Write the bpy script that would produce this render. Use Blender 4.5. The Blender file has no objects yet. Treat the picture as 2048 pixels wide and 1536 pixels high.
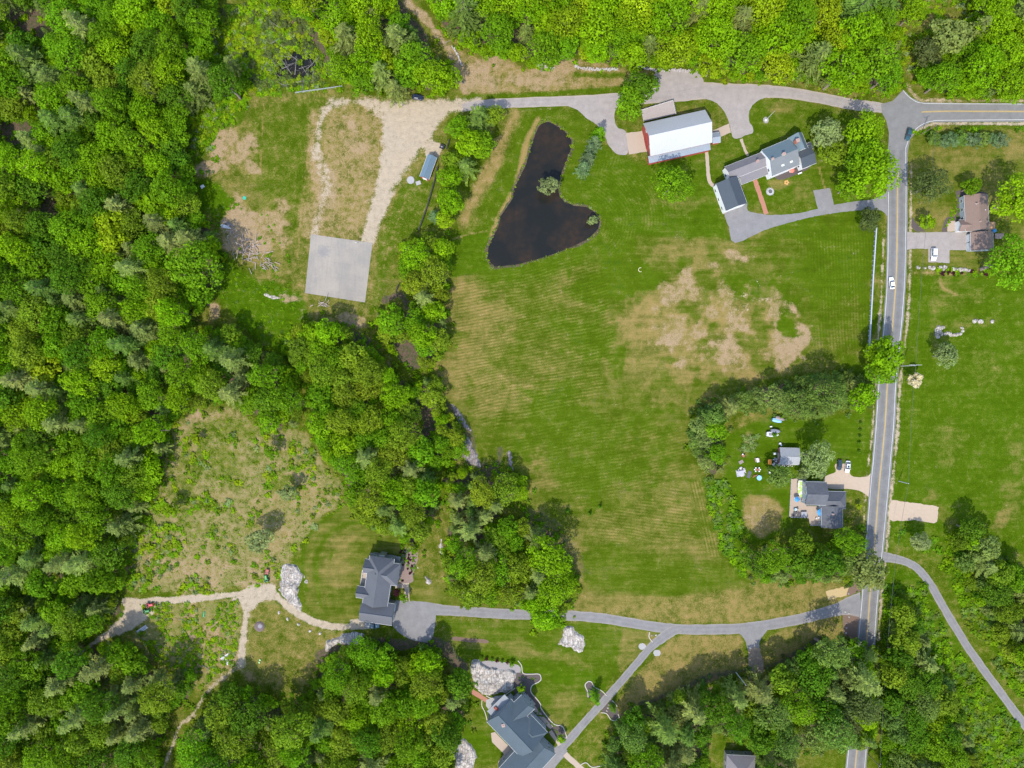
import bpy, bmesh, math, random
import numpy as np
from mathutils import Vector, Matrix
from mathutils.geometry import tessellate_polygon

# ------------------------------------------------------------------ scene, camera, light
SC = bpy.context.scene
C = SC.collection
S = 0.19                      # metres per photo pixel on the ground
FPX = 1422.0
H = FPX * S                   # flying height of the drone
R = math.radians

def P(px, py, z=0.0):
    """the point at height z that stands where the survey grid (px, py) shows it"""
    k = S * (H - z) / H
    return ((px - 1024.0) * k, (768.0 - py) * k)

cam_d = bpy.data.cameras.new('camera'); cam = bpy.data.objects.new('camera', cam_d); C.objects.link(cam)
cam.location = (0, 0, H); cam.rotation_euler = (0, 0, 0)
cam_d.sensor_width = 36.0; cam_d.lens = 36.0 * FPX / 2048.0; cam_d.clip_end = 8000; cam_d.clip_start = 1
SC.camera = cam

SUN_EL, SUN_AZ = 55.0, 200.0      # azimuth clockwise from north (+Y)
sd = Vector((math.sin(R(SUN_AZ)) * math.cos(R(SUN_EL)), math.cos(R(SUN_AZ)) * math.cos(R(SUN_EL)), math.sin(R(SUN_EL))))
W = bpy.data.worlds.new('World'); SC.world = W; W.use_nodes = True
wn = W.node_tree
sky = wn.nodes.new('ShaderNodeTexSky'); sky.sky_type = 'NISHITA'; sky.sun_disc = False
sky.sun_elevation = R(SUN_EL); sky.sun_rotation = R(SUN_AZ)
wn.links.new(sky.outputs[0], wn.nodes['Background'].inputs[0]); wn.nodes['Background'].inputs[1].default_value = 0.15
sl = bpy.data.lights.new('sun', 'SUN'); sl.energy = 2.0; sl.angle = R(0.9); sl.color = (1.0, 0.94, 0.83)
so = bpy.data.objects.new('sun', sl); C.objects.link(so); so.rotation_euler = sd.to_track_quat('Z', 'Y').to_euler()
so.location = (0, 0, 300)
SC.view_settings.view_transform = 'Standard'; SC.view_settings.look = 'None'; SC.view_settings.gamma = 1
SC.view_settings.exposure = 1.50
SC.render.engine = 'CYCLES'
SC.cycles.max_bounces = 5; SC.cycles.diffuse_bounces = 2; SC.cycles.transmission_bounces = 2; SC.cycles.transparent_max_bounces = 4

rnd = random.Random(7)
# ------------------------------------------------------------------ tags
def tag(o, label=None, cat=None, group=None, kind=None):
    if label: o['label'] = label
    if cat: o['category'] = cat
    if group: o['group'] = group
    if kind: o['kind'] = kind
    return o

# ------------------------------------------------------------------ materials
class NT:
    def __init__(s, name):
        s.m = bpy.data.materials.new(name); s.m.use_nodes = True
        s.t = s.m.node_tree; s.b = s.t.nodes['Principled BSDF']; s.n = s.t.nodes.new; s.l = s.t.links.new
        s.geo = None
    def pos(s):
        if s.geo is None: s.geo = s.n('ShaderNodeNewGeometry')
        return s.geo.outputs['Position']
    def noise(s, scale, detail=3, rough=.6, vec=None, dist=0):
        n = s.n('ShaderNodeTexNoise'); n.inputs['Scale'].default_value = scale; n.inputs['Detail'].default_value = detail
        n.inputs['Roughness'].default_value = rough; n.inputs['Distortion'].default_value = dist
        s.l(vec if vec is not None else s.pos(), n.inputs['Vector']); return n.outputs['Fac']
    def math(s, op, a, b=None, c=None, clamp=False):
        n = s.n('ShaderNodeMath'); n.operation = op; n.use_clamp = clamp
        for i, v in enumerate((a, b, c)):
            if v is None: continue
            if isinstance(v, (int, float)): n.inputs[i].default_value = v
            else: s.l(v, n.inputs[i])
        return n.outputs[0]
    def mr(s, v, a, b, c=0., d=1., smooth=True):
        n = s.n('ShaderNodeMapRange'); n.interpolation_type = 'SMOOTHSTEP' if smooth else 'LINEAR'
        s.l(v, n.inputs[0])
        for i, x in enumerate((a, b, c, d)): n.inputs[i + 1].default_value = x
        return n.outputs[0]
    def col(s, c):
        n = s.n('ShaderNodeRGB'); n.outputs[0].default_value = (c[0], c[1], c[2], 1); return n.outputs[0]
    def mix(s, f, a, b, mode='MIX'):
        n = s.n('ShaderNodeMix'); n.data_type = 'RGBA'; n.blend_type = mode
        for i, v in ((0, f), (6, a), (7, b)):
            if isinstance(v, (int, float)): n.inputs[i].default_value = v
            elif isinstance(v, tuple): n.inputs[i].default_value = (v[0], v[1], v[2], 1)
            else: s.l(v, n.inputs[i])
        return n.outputs[2]
    def scale(s, c, f):
        n = s.n('ShaderNodeVectorMath'); n.operation = 'SCALE'
        if isinstance(c, tuple): n.inputs[0].default_value = c
        else: s.l(c, n.inputs[0])
        if isinstance(f, (int, float)): n.inputs['Scale'].default_value = f
        else: s.l(f, n.inputs['Scale'])
        return n.outputs[0]
    def attr(s, name, kind='GEOMETRY'):
        n = s.n('ShaderNodeAttribute'); n.attribute_name = name; n.attribute_type = kind; return n
    def sep(s, v):
        n = s.n('ShaderNodeSeparateXYZ'); s.l(v, n.inputs[0]); return n.outputs
    def base(s, c):
        if isinstance(c, tuple): s.b.inputs['Base Color'].default_value = (c[0], c[1], c[2], 1)
        else: s.l(c, s.b.inputs['Base Color'])
    def bump(s, h, strength=.4, dist=.1):
        n = s.n('ShaderNodeBump'); n.inputs['Strength'].default_value = strength; n.inputs['Distance'].default_value = dist
        s.l(h, n.inputs['Height']); s.l(n.outputs[0], s.b.inputs['Normal'])
    def set(s, rough=.9, spec=.2, metal=0):
        s.b.inputs['Roughness'].default_value = rough; s.b.inputs['Specular IOR Level'].default_value = spec
        s.b.inputs['Metallic'].default_value = metal; return s.m

_M = {}
def mat(name, c, rough=.8, spec=.3, metal=0, var=.12, scale=1.5, fine=12., bump=0):
    """weathered paint, stone, cloth...: a base colour broken up by two sizes of noise"""
    if name in _M: return _M[name]
    t = NT(name)
    a = t.noise(scale, 4, .65); b = t.noise(fine, 2)
    f = t.math('ADD', t.math('MULTIPLY', t.math('SUBTRACT', a, .5), 2.2 * var), t.math('MULTIPLY', t.math('SUBTRACT', b, .5), 1.2 * var))
    t.base(t.scale(t.col(c), t.math('ADD', f, 1.0)))
    if bump: t.bump(b, bump, .05)
    _M[name] = t.set(rough, spec, metal); return _M[name]

def shingle(name, c, rough=.85, rows=4.0, var=.16, seam=None):
    if name in _M: return _M[name]
    t = NT(name)
    oc = t.n('ShaderNodeTexCoord').outputs['Object']
    a = t.noise(.35, 4, .6); b = t.noise(6, 3, .7); g = t.noise(1.3, 3, .6)
    f = t.math('ADD', t.math('MULTIPLY', t.math('SUBTRACT', a, .5), var * 1.6), t.math('MULTIPLY', t.math('SUBTRACT', b, .5), var * 2.2))
    f = t.math('ADD', f, t.math('MULTIPLY', t.math('SUBTRACT', g, .5), var * 1.2))
    z = t.sep(t.pos())[2]
    row = t.math('FRACT', t.math('MULTIPLY', z, rows))
    f = t.math('ADD', f, t.mr(row, 0, .25, -.10, .02))
    t.base(t.scale(t.col(c), t.math('ADD', f, 1.0)))
    t.bump(b, .3, .03)
    _M[name] = t.set(rough, .25); return _M[name]

# ------------------------------------------------------------------ mesh builder
def mesh_np(name, V, F, mats=None, fm=None, smooth=False):
    """V (n,3), F (m,k) all with the same corner count k"""
    V = np.asarray(V, np.float32); F = np.asarray(F, np.int32); me = bpy.data.meshes.new(name)
    me.vertices.add(len(V)); me.vertices.foreach_set('co', V.ravel())
    k = F.shape[1]; me.loops.add(F.size); me.loops.foreach_set('vertex_index', F.ravel())
    me.polygons.add(len(F)); me.polygons.foreach_set('loop_start', np.arange(0, F.size, k, dtype=np.int32))
    me.polygons.foreach_set('loop_total', np.full(len(F), k, np.int32))
    for m in (mats or []): me.materials.append(m)
    if fm is not None: me.polygons.foreach_set('material_index', np.asarray(fm, np.int32))
    me.update(calc_edges=True); me.validate()
    if smooth: me.polygons.foreach_set('use_smooth', np.ones(len(F), bool))
    return me

def link(name, me, parent=None, loc=None):
    o = bpy.data.objects.new(name, me); C.objects.link(o)
    if parent is not None: o.parent = parent
    if loc is not None: o.location = loc
    return o

class MB:
    """collects boxes, prisms and tubes; built as one mesh"""
    def __init__(s): s.v = []; s.f = []; s.m = []
    def add(s, vs, fs, mi=0):
        o = len(s.v); s.v += [tuple(v) for v in vs]; s.f += [tuple(i + o for i in f) for f in fs]; s.m += [mi] * len(fs)
    def box(s, x, y, z, sx, sy, sz, rz=0, mi=0, top=1.0):
        """z = underside; top < 1 tapers"""
        c, n = math.cos(rz), math.sin(rz); vs = []
        for zz, k in ((z, 1.), (z + sz, top)):
            for ax, ay in ((-1, -1), (1, -1), (1, 1), (-1, 1)):
                lx, ly = ax * sx / 2 * k, ay * sy / 2 * k
                vs.append((x + c * lx - n * ly, y + n * lx + c * ly, zz))
        s.add(vs, [(3, 2, 1, 0), (4, 5, 6, 7), (0, 1, 5, 4), (1, 2, 6, 5), (2, 3, 7, 6), (3, 0, 4, 7)], mi)
    def tube(s, a, b, r0, r1=None, n=8, mi=0):
        a = Vector(a); b = Vector(b); r1 = r0 if r1 is None else r1
        d = (b - a).normalized(); u = d.orthogonal().normalized(); w = d.cross(u); vs = []
        for p, r in ((a, r0), (b, r1)):
            for i in range(n):
                t = 2 * math.pi * i / n; vs.append(p + r * (math.cos(t) * u + math.sin(t) * w))
        fs = [(i, (i + 1) % n, n + (i + 1) % n, n + i) for i in range(n)] + [tuple(range(n - 1, -1, -1)), tuple(range(n, 2 * n))]
        s.add(vs, fs, mi)
    def prism(s, pts, z0, z1, mi=0):
        n = len(pts); vs = [(p[0], p[1], z0) for p in pts] + [(p[0], p[1], z1) for p in pts]
        ar = sum(pts[i][0] * pts[(i + 1) % n][1] - pts[(i + 1) % n][0] * pts[i][1] for i in range(n))
        fs = [(i, (i + 1) % n, n + (i + 1) % n, n + i) for i in range(n)] + [tuple(range(n - 1, -1, -1)), tuple(range(n, 2 * n))]
        if ar < 0: fs = [f[::-1] for f in fs]
        s.add(vs, fs, mi)
    def slab(s, q, th, mi=0):
        """q: four corners of the top face (ccw from above), th: thickness downward"""
        vs = [tuple(p) for p in q] + [(p[0], p[1], p[2] - th) for p in q]; n = len(q)
        s.add(vs, [tuple(range(n)), tuple(range(2 * n - 1, n - 1, -1))] + [((i + 1) % n, i, n + i, n + (i + 1) % n) for i in range(n)], mi)
    def build(s, name, mats, parent=None, loc=None, smooth=False):
        me = bpy.data.meshes.new(name); me.from_pydata(s.v, [], s.f)
        for m in (mats if isinstance(mats, (list, tuple)) else [mats]): me.materials.append(m)
        me.polygons.foreach_set('material_index', s.m)
        if smooth: me.polygons.foreach_set('use_smooth', [True] * len(s.f))
        me.update(); return link(name, me, parent, loc)

def empty(name, loc, rz=0):
    o = bpy.data.objects.new(name, None); C.objects.link(o); o.location = loc; o.rotation_euler = (0, 0, rz); o.empty_display_size = .5
    return o

# ------------------------------------------------------------------ numpy fields
def vnoise(X, Y, sc, seed):
    r = np.random.RandomState(seed); G = r.rand(256, 256)
    x = X / sc + 1000.37 * (seed % 7 + 1); y = Y / sc + 777.1
    xi = np.floor(x).astype(int); yi = np.floor(y).astype(int); fx = x - xi; fy = y - yi
    fx = fx * fx * (3 - 2 * fx); fy = fy * fy * (3 - 2 * fy)
    g = lambda a, b: G[a % 256, b % 256]
    return (g(xi, yi) * (1 - fx) + g(xi + 1, yi) * fx) * (1 - fy) + (g(xi, yi + 1) * (1 - fx) + g(xi + 1, yi + 1) * fx) * fy

def sdf(poly, X, Y):
    """signed distance in photo pixels, negative inside"""
    d = np.full(X.shape, 1e18); ins = np.zeros(X.shape, bool); n = len(poly)
    for i in range(n):
        ax, ay = poly[i]; bx, by = poly[(i + 1) % n]; ex, ey = bx - ax, by - ay
        wx = X - ax; wy = Y - ay; t = np.clip((wx * ex + wy * ey) / (ex * ex + ey * ey + 1e-9), 0, 1)
        d = np.minimum(d, (wx - ex * t) ** 2 + (wy - ey * t) ** 2)
        if ay != by:
            c = ((ay > Y) != (by > Y)) & (X < (bx - ax) * (Y - ay) / (by - ay) + ax); ins ^= c
    d = np.sqrt(d); return np.where(ins, -d, d)

def dline(pts, X, Y):
    d = np.full(X.shape, 1e18)
    for i in range(len(pts) - 1):
        ax, ay = pts[i]; bx, by = pts[i + 1]; ex, ey = bx - ax, by - ay
        wx = X - ax; wy = Y - ay; t = np.clip((wx * ex + wy * ey) / (ex * ex + ey * ey + 1e-9), 0, 1)
        d = np.minimum(d, (wx - ex * t) ** 2 + (wy - ey * t) ** 2)
    return np.sqrt(d)

def sstep(a, b, x):
    t = np.clip((x - a) / (b - a), 0, 1); return t * t * (3 - 2 * t)

def smooth(pts, closed=True, k=4):
    """Catmull-Rom"""
    n = len(pts); out = []
    rng = range(n) if closed else range(n - 1)
    for i in rng:
        g = (lambda j: pts[j % n]) if closed else (lambda j: pts[min(max(j, 0), n - 1)])
        p0, p1, p2, p3 = g(i - 1), g(i), g(i + 1), g(i + 2)
        for j in range(k):
            t = j / k
            out.append(tuple(.5 * (2 * p1[q] + (p2[q] - p0[q]) * t + (2 * p0[q] - 5 * p1[q] + 4 * p2[q] - p3[q]) * t * t + (3 * p1[q] - p0[q] - 3 * p2[q] + p3[q]) * t ** 3) for q in range(len(p1))))
    if not closed: out.append(tuple(pts[-1]))
    return out

# ------------------------------------------------------------------ plan data (survey pixels)
POND = [(1086,242),(1099,241),(1116,250),(1131,260),(1146,280),(1144,300),(1136,320),(1124,350),(1119,378),(1122,392),(1131,401),(1149,409),(1174,411),(1189,421),(1203,439),(1199,459),(1179,479),(1149,494),(1106,511),(1074,521),(1036,531),(989,536),(972,519),(974,494),(987,466),(994,454),(999,431),(1024,394),(1024,380),(1036,355),(1049,330),(1059,295),(1069,265),(1076,250)]
SWAMP = [(560,108),(590,95),(620,100),(638,120),(640,150),(630,165),(600,160),(575,165),(548,175),(540,160),(550,130)]
# woods: polygon, mean crown radius px, share of conifers, tint palette, density
WOODS = {
 'west': ([(-80,-80),(150,-80),(330,-80),(428,-20),(440,60),(415,110),(470,115),(500,140),(495,180),(455,200),(400,205),(372,232),(376,300),(386,350),(392,400),(432,470),(448,550),(425,600),(398,628),(380,650),(440,655),(470,650),(520,700),(560,712),(590,745),(612,800),(600,850),(560,865),(520,850),(480,812),(440,806),(400,815),(345,840),(338,900),(320,960),(285,1030),(262,1085),(252,1130),(250,1180),(-80,1195)], 18, .20, 'west'),
 'southwest': ([(-80,1195),(235,1185),(250,1225),(215,1255),(150,1285),(200,1290),(262,1285),(292,1325),(345,1350),(388,1335),(395,1375),(385,1402),(352,1425),(330,1470),(312,1600),(-80,1600)], 18, .28, 'sw'),
 'south corner': ([(395,1440),(430,1385),(470,1368),(510,1380),(560,1405),(600,1390),(625,1400),(640,1600),(345,1600),(355,1490)], 21, .2, 'sw'),
 'middle': ([(580,660),(600,645),(640,640),(690,655),(745,670),(770,730),(820,770),(885,740),(884,800),(920,850),(932,905),(905,935),(880,930),(868,960),(880,1010),(872,1050),(850,1075),(830,1110),(795,1075),(745,1060),(712,1035),(690,1000),(692,960),(650,920),(632,880),(612,840),(614,790),(590,740),(560,700)], 16.5, .14, 'mid'),
 'pond belt': ([(795,490),(830,470),(880,470),(905,490),(900,550),(895,600),(885,620),(900,660),(890,710),(860,740),(820,740),(770,700),(748,650),(755,615),(800,620),(830,600),(800,560)], 18, .12, 'mid'),
 'centre': ([(880,955),(930,935),(1000,935),(1055,960),(1060,1000),(1010,1010),(1000,1040),(1060,1035),(1115,1065),(1135,1120),(1158,1165),(1150,1205),(1130,1225),(1115,1255),(1075,1262),(1060,1225),(1010,1200),(930,1212),(900,1180),(885,1120),(890,1060),(905,1020)], 17.5, .3, 'mid'),
 'south': ([(632,1345),(655,1312),(700,1290),(735,1278),(775,1285),(800,1318),(825,1312),(840,1288),(862,1285),(888,1320),(880,1352),(935,1340),(945,1370),(935,1410),(932,1460),(905,1490),(908,1600),(600,1600),(600,1440)], 17, .15, 'sw'),
 'north west': ([(500,-60),(790,-60),(800,-10),(835,40),(865,70),(862,110),(900,120),(912,160),(890,192),(850,190),(820,172),(760,182),(700,172),(650,150),(640,105),(560,40)], 20, .12, 'north'),
 'north': ([(830,-80),(1790,-80),(1800,60),(1802,150),(1805,180),(1775,192),(1740,188),(1690,180),(1600,160),(1560,160),(1490,160),(1440,155),(1400,135),(1290,130),(1240,138),(1190,118),(1150,110),(1130,125),(1070,138),(1010,112),(960,115),(925,88),(880,55)], 23, .12, 'north'),
 'north east': ([(1832,112),(1870,130),(1900,85),(1935,50),(1945,-80),(2130,-80),(2130,190),(1990,192),(1900,195),(1862,180),(1828,150)], 21, .22, 'north'),
 'house screen': ([(1385,845),(1400,815),(1435,800),(1480,785),(1540,770),(1600,755),(1650,745),(1700,745),(1740,760),(1758,800),(1720,822),(1690,815),(1640,838),(1590,840),(1540,820),(1480,825),(1452,845),(1445,880),(1448,940),(1425,955),(1395,930),(1375,880)], 19, .05, 'blue'),
 'south of cottage': ([(1490,1100),(1545,1090),(1600,1085),(1660,1088),(1740,1070),(1765,1090),(1770,1150),(1735,1190),(1700,1165),(1600,1165),(1520,1165),(1485,1140)], 20, .18, 'se'),
 'south east': ([(1235,1445),(1260,1420),(1310,1410),(1350,1385),(1400,1370),(1470,1365),(1540,1345),(1600,1310),(1640,1282),(1700,1272),(1758,1290),(1762,1400),(1745,1500),(1690,1500),(1600,1495),(1590,1600),(1520,1600),(1500,1500),(1425,1460),(1412,1600),(1200,1600),(1215,1490)], 20, .25, 'se'),
 'drive wedge': ([(1778,1190),(1815,1185),(1835,1230),(1875,1310),(1915,1380),(1935,1450),(1960,1520),(1990,1600),(1762,1600),(1765,1400),(1770,1290)], 16, .22, 'se2'),
 'east edge': ([(1900,1075),(1935,1060),(1985,1085),(2005,1120),(2130,1190),(2130,1480),(2065,1390),(2010,1310),(1975,1250),(1945,1190),(1915,1125)], 16, .25, 'se2'),
}
# ------------------------------------------------------------------ ground
def make_ground():
    st = .6
    xi = np.arange(-213, 213.01, st); yi = np.arange(-163, 163.01, st)
    ext = np.cumsum(1.0 * 1.75 ** np.arange(0, 14))
    xs = np.concatenate([-213 - ext[::-1], xi, 213 + ext]); ys = np.concatenate([-163 - ext[::-1], yi, 163 + ext])
    X, Y = np.meshgrid(xs, ys); nx, ny = len(xs), len(ys)
    PX = np.clip(X / S + 1024, -90, 2140); PY = np.clip(768 - Y / S, -90, 1626)
    n1 = vnoise(X, Y, 9, 1) - .5; n2 = vnoise(X, Y, 3.2, 2) - .5; n3 = vnoise(X, Y, 1.3, 3) - .5; n0 = vnoise(X, Y, 26, 4) - .5
    N = (n1 * 1.2 + n2 * .8 + n3 * .4)
    ch = {k: np.zeros(X.shape) for k in ('dry','bare','lush','litter','gravel','brush','pale','amp','calm')}
    ch['dry'] += .33 + n1 * .22 + n0 * .25; ch['lush'] += .35
    def poly(pts, soft=4, jit=4, **kw):
        d = sdf(pts, PX, PY) + N * jit; m = 1 - sstep(-soft, soft, d)
        for k, v in kw.items(): ch[k] = ch[k] * (1 - m) + v * m
    def blob(cx, cy, rx, ry, rot=0, jit=1.3, add=False, **kw):
        c, s_ = math.cos(R(rot)), math.sin(R(rot)); dx = PX - cx; dy = PY - cy
        u = (dx * c + dy * s_) / rx; v = (-dx * s_ + dy * c) / ry
        d = np.sqrt(u * u + v * v) + N * jit; m = 1 - sstep(.35, 1.35, d)
        for k, w in kw.items(): ch[k] = ch[k] * (1 - m) + w * m
    def line(pts, w, soft=3, jit=3, **kw):
        d = dline(smooth(pts, False), PX, PY) - w / 2 + N * jit; m = 1 - sstep(-soft, soft, d)
        for k, v in kw.items(): ch[k] = ch[k] * (1 - m) + v * m
    # -- the big mown field
    poly([(890,545),(1215,490),(1400,410),(1750,430),(1735,700),(1600,720),(1450,800),(1380,860),(1400,960),(1440,1100),(1500,1170),(1700,1180),(1500,1240),(1300,1240),(1170,1220),(1130,1090),(1060,980),(960,890),(890,800)], 6, 3, lush=.3, dry=.36)
    for a in [(1000,560,100,40,-6,.68),(1140,530,75,40,-15,.72),(960,650,80,70,0,.62),(920,760,45,110,8,.66),(1080,720,110,45,-12,.46),(1000,800,80,40,-10,.62),(1150,610,60,30,0,.5),
              (1330,650,140,100,0,.85),(1480,640,150,110,-10,.85),(1420,740,140,60,0,.82),(1290,740,60,60,0,.60),(1400,490,110,60,-20,.66),(1340,440,90,40,20,.56),(1560,520,50,40,0,.5),(1480,480,60,30,0,.55),(1220,700,20,110,-8,.55),(1330,800,70,50,0,.56),
              (1070,900,30,60,0,.62),(1090,960,40,30,0,.60),(1150,1130,35,80,-10,.62),(1170,1190,30,40,0,.66),(1330,1000,110,60,10,.50),(1380,1080,90,45,10,.56),(1290,1060,120,40,8,.5),(1250,1200,90,25,5,.55),(1330,940,80,30,0,.45),(1190,1050,50,30,0,.5)]:
        blob(*a[:5], dry=a[5])
    for a in [(1210,560,60,70,20,.16),(1290,560,60,28,-20,.12),(1250,480,40,60,0,.14),(1130,640,70,25,-10,.26),(1180,680,60,40,0,.25),(1120,850,120,60,-5,.22),(1250,850,120,70,0,.24),(1200,940,110,50,0,.24),(1330,870,40,60,0,.3),(1300,1150,140,30,6,.2),(1230,1130,50,30,0,.25),(1450,590,30,20,0,.2)]:
        blob(*a[:5], dry=a[5], lush=.5)
    for a in [(1650,560,110,130,0,.12),(1720,520,50,150,0,.10),(1500,575,45,45,-30,.18),(1560,640,25,30,0,.2),(1690,480,70,50,0,.14),(1600,460,80,30,-15,.15),(1470,560,30,20,0,.2)]:
        blob(*a[:5], dry=a[5], lush=.55)
    for a in [(1445,690,85,44,-15,.9),(1350,640,60,40,0,.5),(1500,660,70,60,0,.55),(1400,600,60,40,0,.5),(1480,660,35,30,-40,.75),(1420,720,40,18,0,.7),(1570,700,36,40,20,.9),(1600,660,20,46,10,.9),(1545,720,30,16,0,.6),(1375,570,24,18,-20,.8),(1330,600,8,16,0,.9),(1350,585,30,26,0,.55),(1405,575,14,10,0,.7),(1430,530,18,12,0,.8),(1480,518,22,12,20,.85),(1460,510,14,10,0,.7),(1345,675,16,14,0,.8),(1360,725,22,12,0,.7),(1420,630,24,14,0,.7),(1398,645,10,8,0,.8),(1590,620,14,10,30,.7),(1540,700,12,26,0,.5),(1450,740,60,10,-5,.5)]:
        blob(*a[:5], bare=a[5], dry=.75)
    blob(1578,655,18,26,0, bare=0, dry=.12, lush=.6); blob(1427,700,10,6,0, bare=0, dry=.2); blob(1560,765,60,14,-10, dry=.3, bare=0)
    for a in [(1490,615,40,8,-20),(1478,590,18,10,0),(1500,625,16,8,30),(1520,560,10,14,0),(1505,640,16,10,0)]: blob(*a, jit=1.2, pale=.3)
    # -- pond surroundings
    dp = sdf(POND, PX, PY)
    m = (1 - sstep(20, 62, dp + N * 8)); k = sstep(-200, 40, PX - 960) * m
    ch['dry'] = ch['dry'] * (1 - k) + (.2 + n2 * .2) * k; ch['lush'] = ch['lush'] * (1 - k) + .55 * k
    line([(985,470),(1000,430),(1030,380),(1045,330),(1055,280),(1075,240)], 12, 4, 3, dry=.95)
    line([(925,445),(950,390),(985,330),(1010,270),(1030,230)], 24, 8, 8, dry=.85, bare=.25)
    poly([(905,470),(975,462),(970,500),(985,540),(900,556)], 4, 3, dry=.2, lush=.75)
    line([(905,478),(940,468),(975,462)], 3, 2, 1, dry=.8)
    m = 1 - sstep(-2, 5, dp + N * 4); ch['litter'] = np.maximum(ch['litter'], m); 
    # -- lawns round farmhouse
    poly([(1235,310),(1290,330),(1420,300),(1440,420),(1460,480),(1260,470),(1210,440),(1170,400),(1150,350),(1180,280)], 8, 5, lush=.7, dry=.22)
    poly([(1330,195),(1460,230),(1465,300),(1430,300),(1330,250)], 5, 3, lush=.5, dry=.45)
    poly([(1470,270),(1500,215),(1530,200),(1600,200),(1700,225),(1780,300),(1775,380),(1700,400),(1500,410),(1430,350),(1420,300)], 5, 4, lush=.62, dry=.28)
    for a in [(1570,215,30,12,0,.55),(1460,300,20,14,0,.55),(1560,370,20,10,0,.6),(1600,385,30,15,0,.5),(1400,330,40,14,0,.35),(1300,400,60,25,0,.4),(1345,405,60,12,0,.45)]: blob(*a[:5], dry=a[5])
    line([(1638,335),(1645,360),(1650,378)], 3, 2, 1, dry=.9)
    # -- strip north of the lane
    poly([(915,95),(960,118),(1010,115),(1070,140),(1130,128),(1190,120),(1250,142),(1300,140),(1290,170),(1150,183),(960,190),(915,170)], 5, 5, dry=.72, lush=.4, bare=.35)
    for a in [(960,150,50,34,10,.8),(1060,158,70,16,0,.7),(1120,135,40,12,0,.65)]: blob(*a[:5], bare=a[5], dry=.8)
    line([(930,192),(1060,190),(1150,183),(1250,175)], 7, 3, 3, bare=0, dry=.2, lush=.6); line([(1150,150),(1250,150)], 8, 4, 3, bare=0, dry=.3, lush=.6)
    # -- upper left yard
    poly([(500,190),(640,178),(760,195),(900,195),(890,320),(880,400),(800,470),(760,640),(620,650),(450,520),(390,400),(380,260),(440,210)], 6, 5, dry=.52, lush=.4, bare=.12)
    poly([(500,215),(600,200),(640,200),(610,300),(615,440),(590,470),(520,440),(500,330)], 12, 10, dry=.34, lush=.45, bare=0)
    poly([(650,225),(740,205),(830,220),(760,420),(720,480),(620,465),(630,330)], 14, 14, dry=.74, bare=.40)
    poly([(600,395),(760,395),(745,490),(600,470)], 12, 12, dry=.72, bare=.38)
    for a in [(440,300,48,36,10,.85),(470,320,30,22,0,.7),(412,335,24,14,0,.85),(500,290,22,28,20,.8),(455,270,30,16,30,.7),(475,430,40,24,30,.85),(505,470,44,36,20,.85),(545,450,26,30,0,.6),(560,420,20,26,0,.6),(480,395,16,18,0,.7),(640,650,24,10,0,.7),(580,598,14,6,0,.8),(430,620,14,26,-20,.9),(690,640,60,12,6,.7),(690,230,12,14,0,.9),(705,255,10,24,-20,.85),(650,390,14,40,10,.75),(710,290,26,20,0,.6)]:
        blob(*a[:5], bare=a[5], dry=.8)
    poly([(395,360),(440,370),(470,400),(440,440),(400,420)], 6, 5, lush=.95, dry=.12, bare=0)
    poly([(430,500),(520,560),(600,590),(620,640),(560,710),(520,690),(470,640),(430,590)], 8, 8, lush=.95, dry=.14)
    poly([(760,480),(800,380),(870,330),(900,400),(830,480),(790,500),(760,620),(735,640)], 6, 5, lush=.6, dry=.34)
    poly([(372,235),(440,215),(500,195),(480,250),(430,262),(420,300),(385,340)], 6, 6, lush=.9, dry=.25, brush=.35, bare=.05)
    poly([(560,930),(575,930),(560,940)], 2, 2, dry=.4)
    line([(528,212),(525,260),(521,340)], 1.6, 1, .6, dry=.85); line([(617,300),(607,384),(598,480),(592,530)], 1.6, 1, .6, dry=.85); line([(810,404),(785,470),(767,535)], 1.4, 1, .6, dry=.8)
    # gravel yard and tracks
    poly([(760,205),(800,202),(880,196),(960,198),(960,214),(900,226),(872,250),(858,285),(838,300),(806,360),(788,375),(770,430),(745,487),(720,482),(735,430),(750,390),(762,300),(765,250)], 11, 9, gravel=1)
    line([(764,235),(735,206),(690,204),(655,216),(640,250),(634,310)], 16, 11, 9, gravel=.72, bare=.5)
    line([(628,230),(625,300),(632,380)], 16, 10, 8, bare=.5, dry=.8)
    line([(636,310),(652,370),(640,420),(628,470)], 16, 10, 9, gravel=.55, bare=.6)
    poly([(852,284),(860,279),(888,290),(876,318),(850,312)], 2, 1, gravel=.9)
    line([(722,205),(752,203),(753,215)], 6, 3, 3, gravel=.8)
    # -- scrub clearing in the west
    poly([(345,845),(400,815),(470,812),(520,850),(600,860),(635,900),(650,930),(690,970),(690,1020),(640,1045),(600,1100),(575,1130),(545,1170),(420,1190),(255,1185),(255,1110),(290,1030),(325,960)], 8, 8, brush=.74, dry=.58, bare=.34, lush=.6)
    for a in [(400,1135,100,26,0,.6),(330,1140,50,24,0,.55),(570,1060,40,24,-40,.45),(460,1000,60,16,30,.4),(480,1165,60,18,0,.6),(520,1010,40,40,10,.4),(450,830,50,12,0,.45),(620,1000,40,40,-30,.4),(395,835,24,10,0,.7),(590,950,26,16,0,.5)]: blob(*a[:5], bare=a[5], dry=.85, brush=.7)
    for a in [(430,930,60,40,0),(360,1000,30,40,0),(460,860,60,24,0),(540,960,30,20,0)]: blob(*a, bare=.05, dry=.42, lush=.6, brush=.6)
    poly([(255,1200),(420,1200),(495,1190),(560,1200),(620,1255),(700,1265),(650,1300),(600,1390),(540,1375),(470,1340),(450,1370),(395,1380),(330,1340),(290,1320),(255,1270),(300,1230)], 6, 6, brush=.8, dry=.6, bare=.2)
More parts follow.
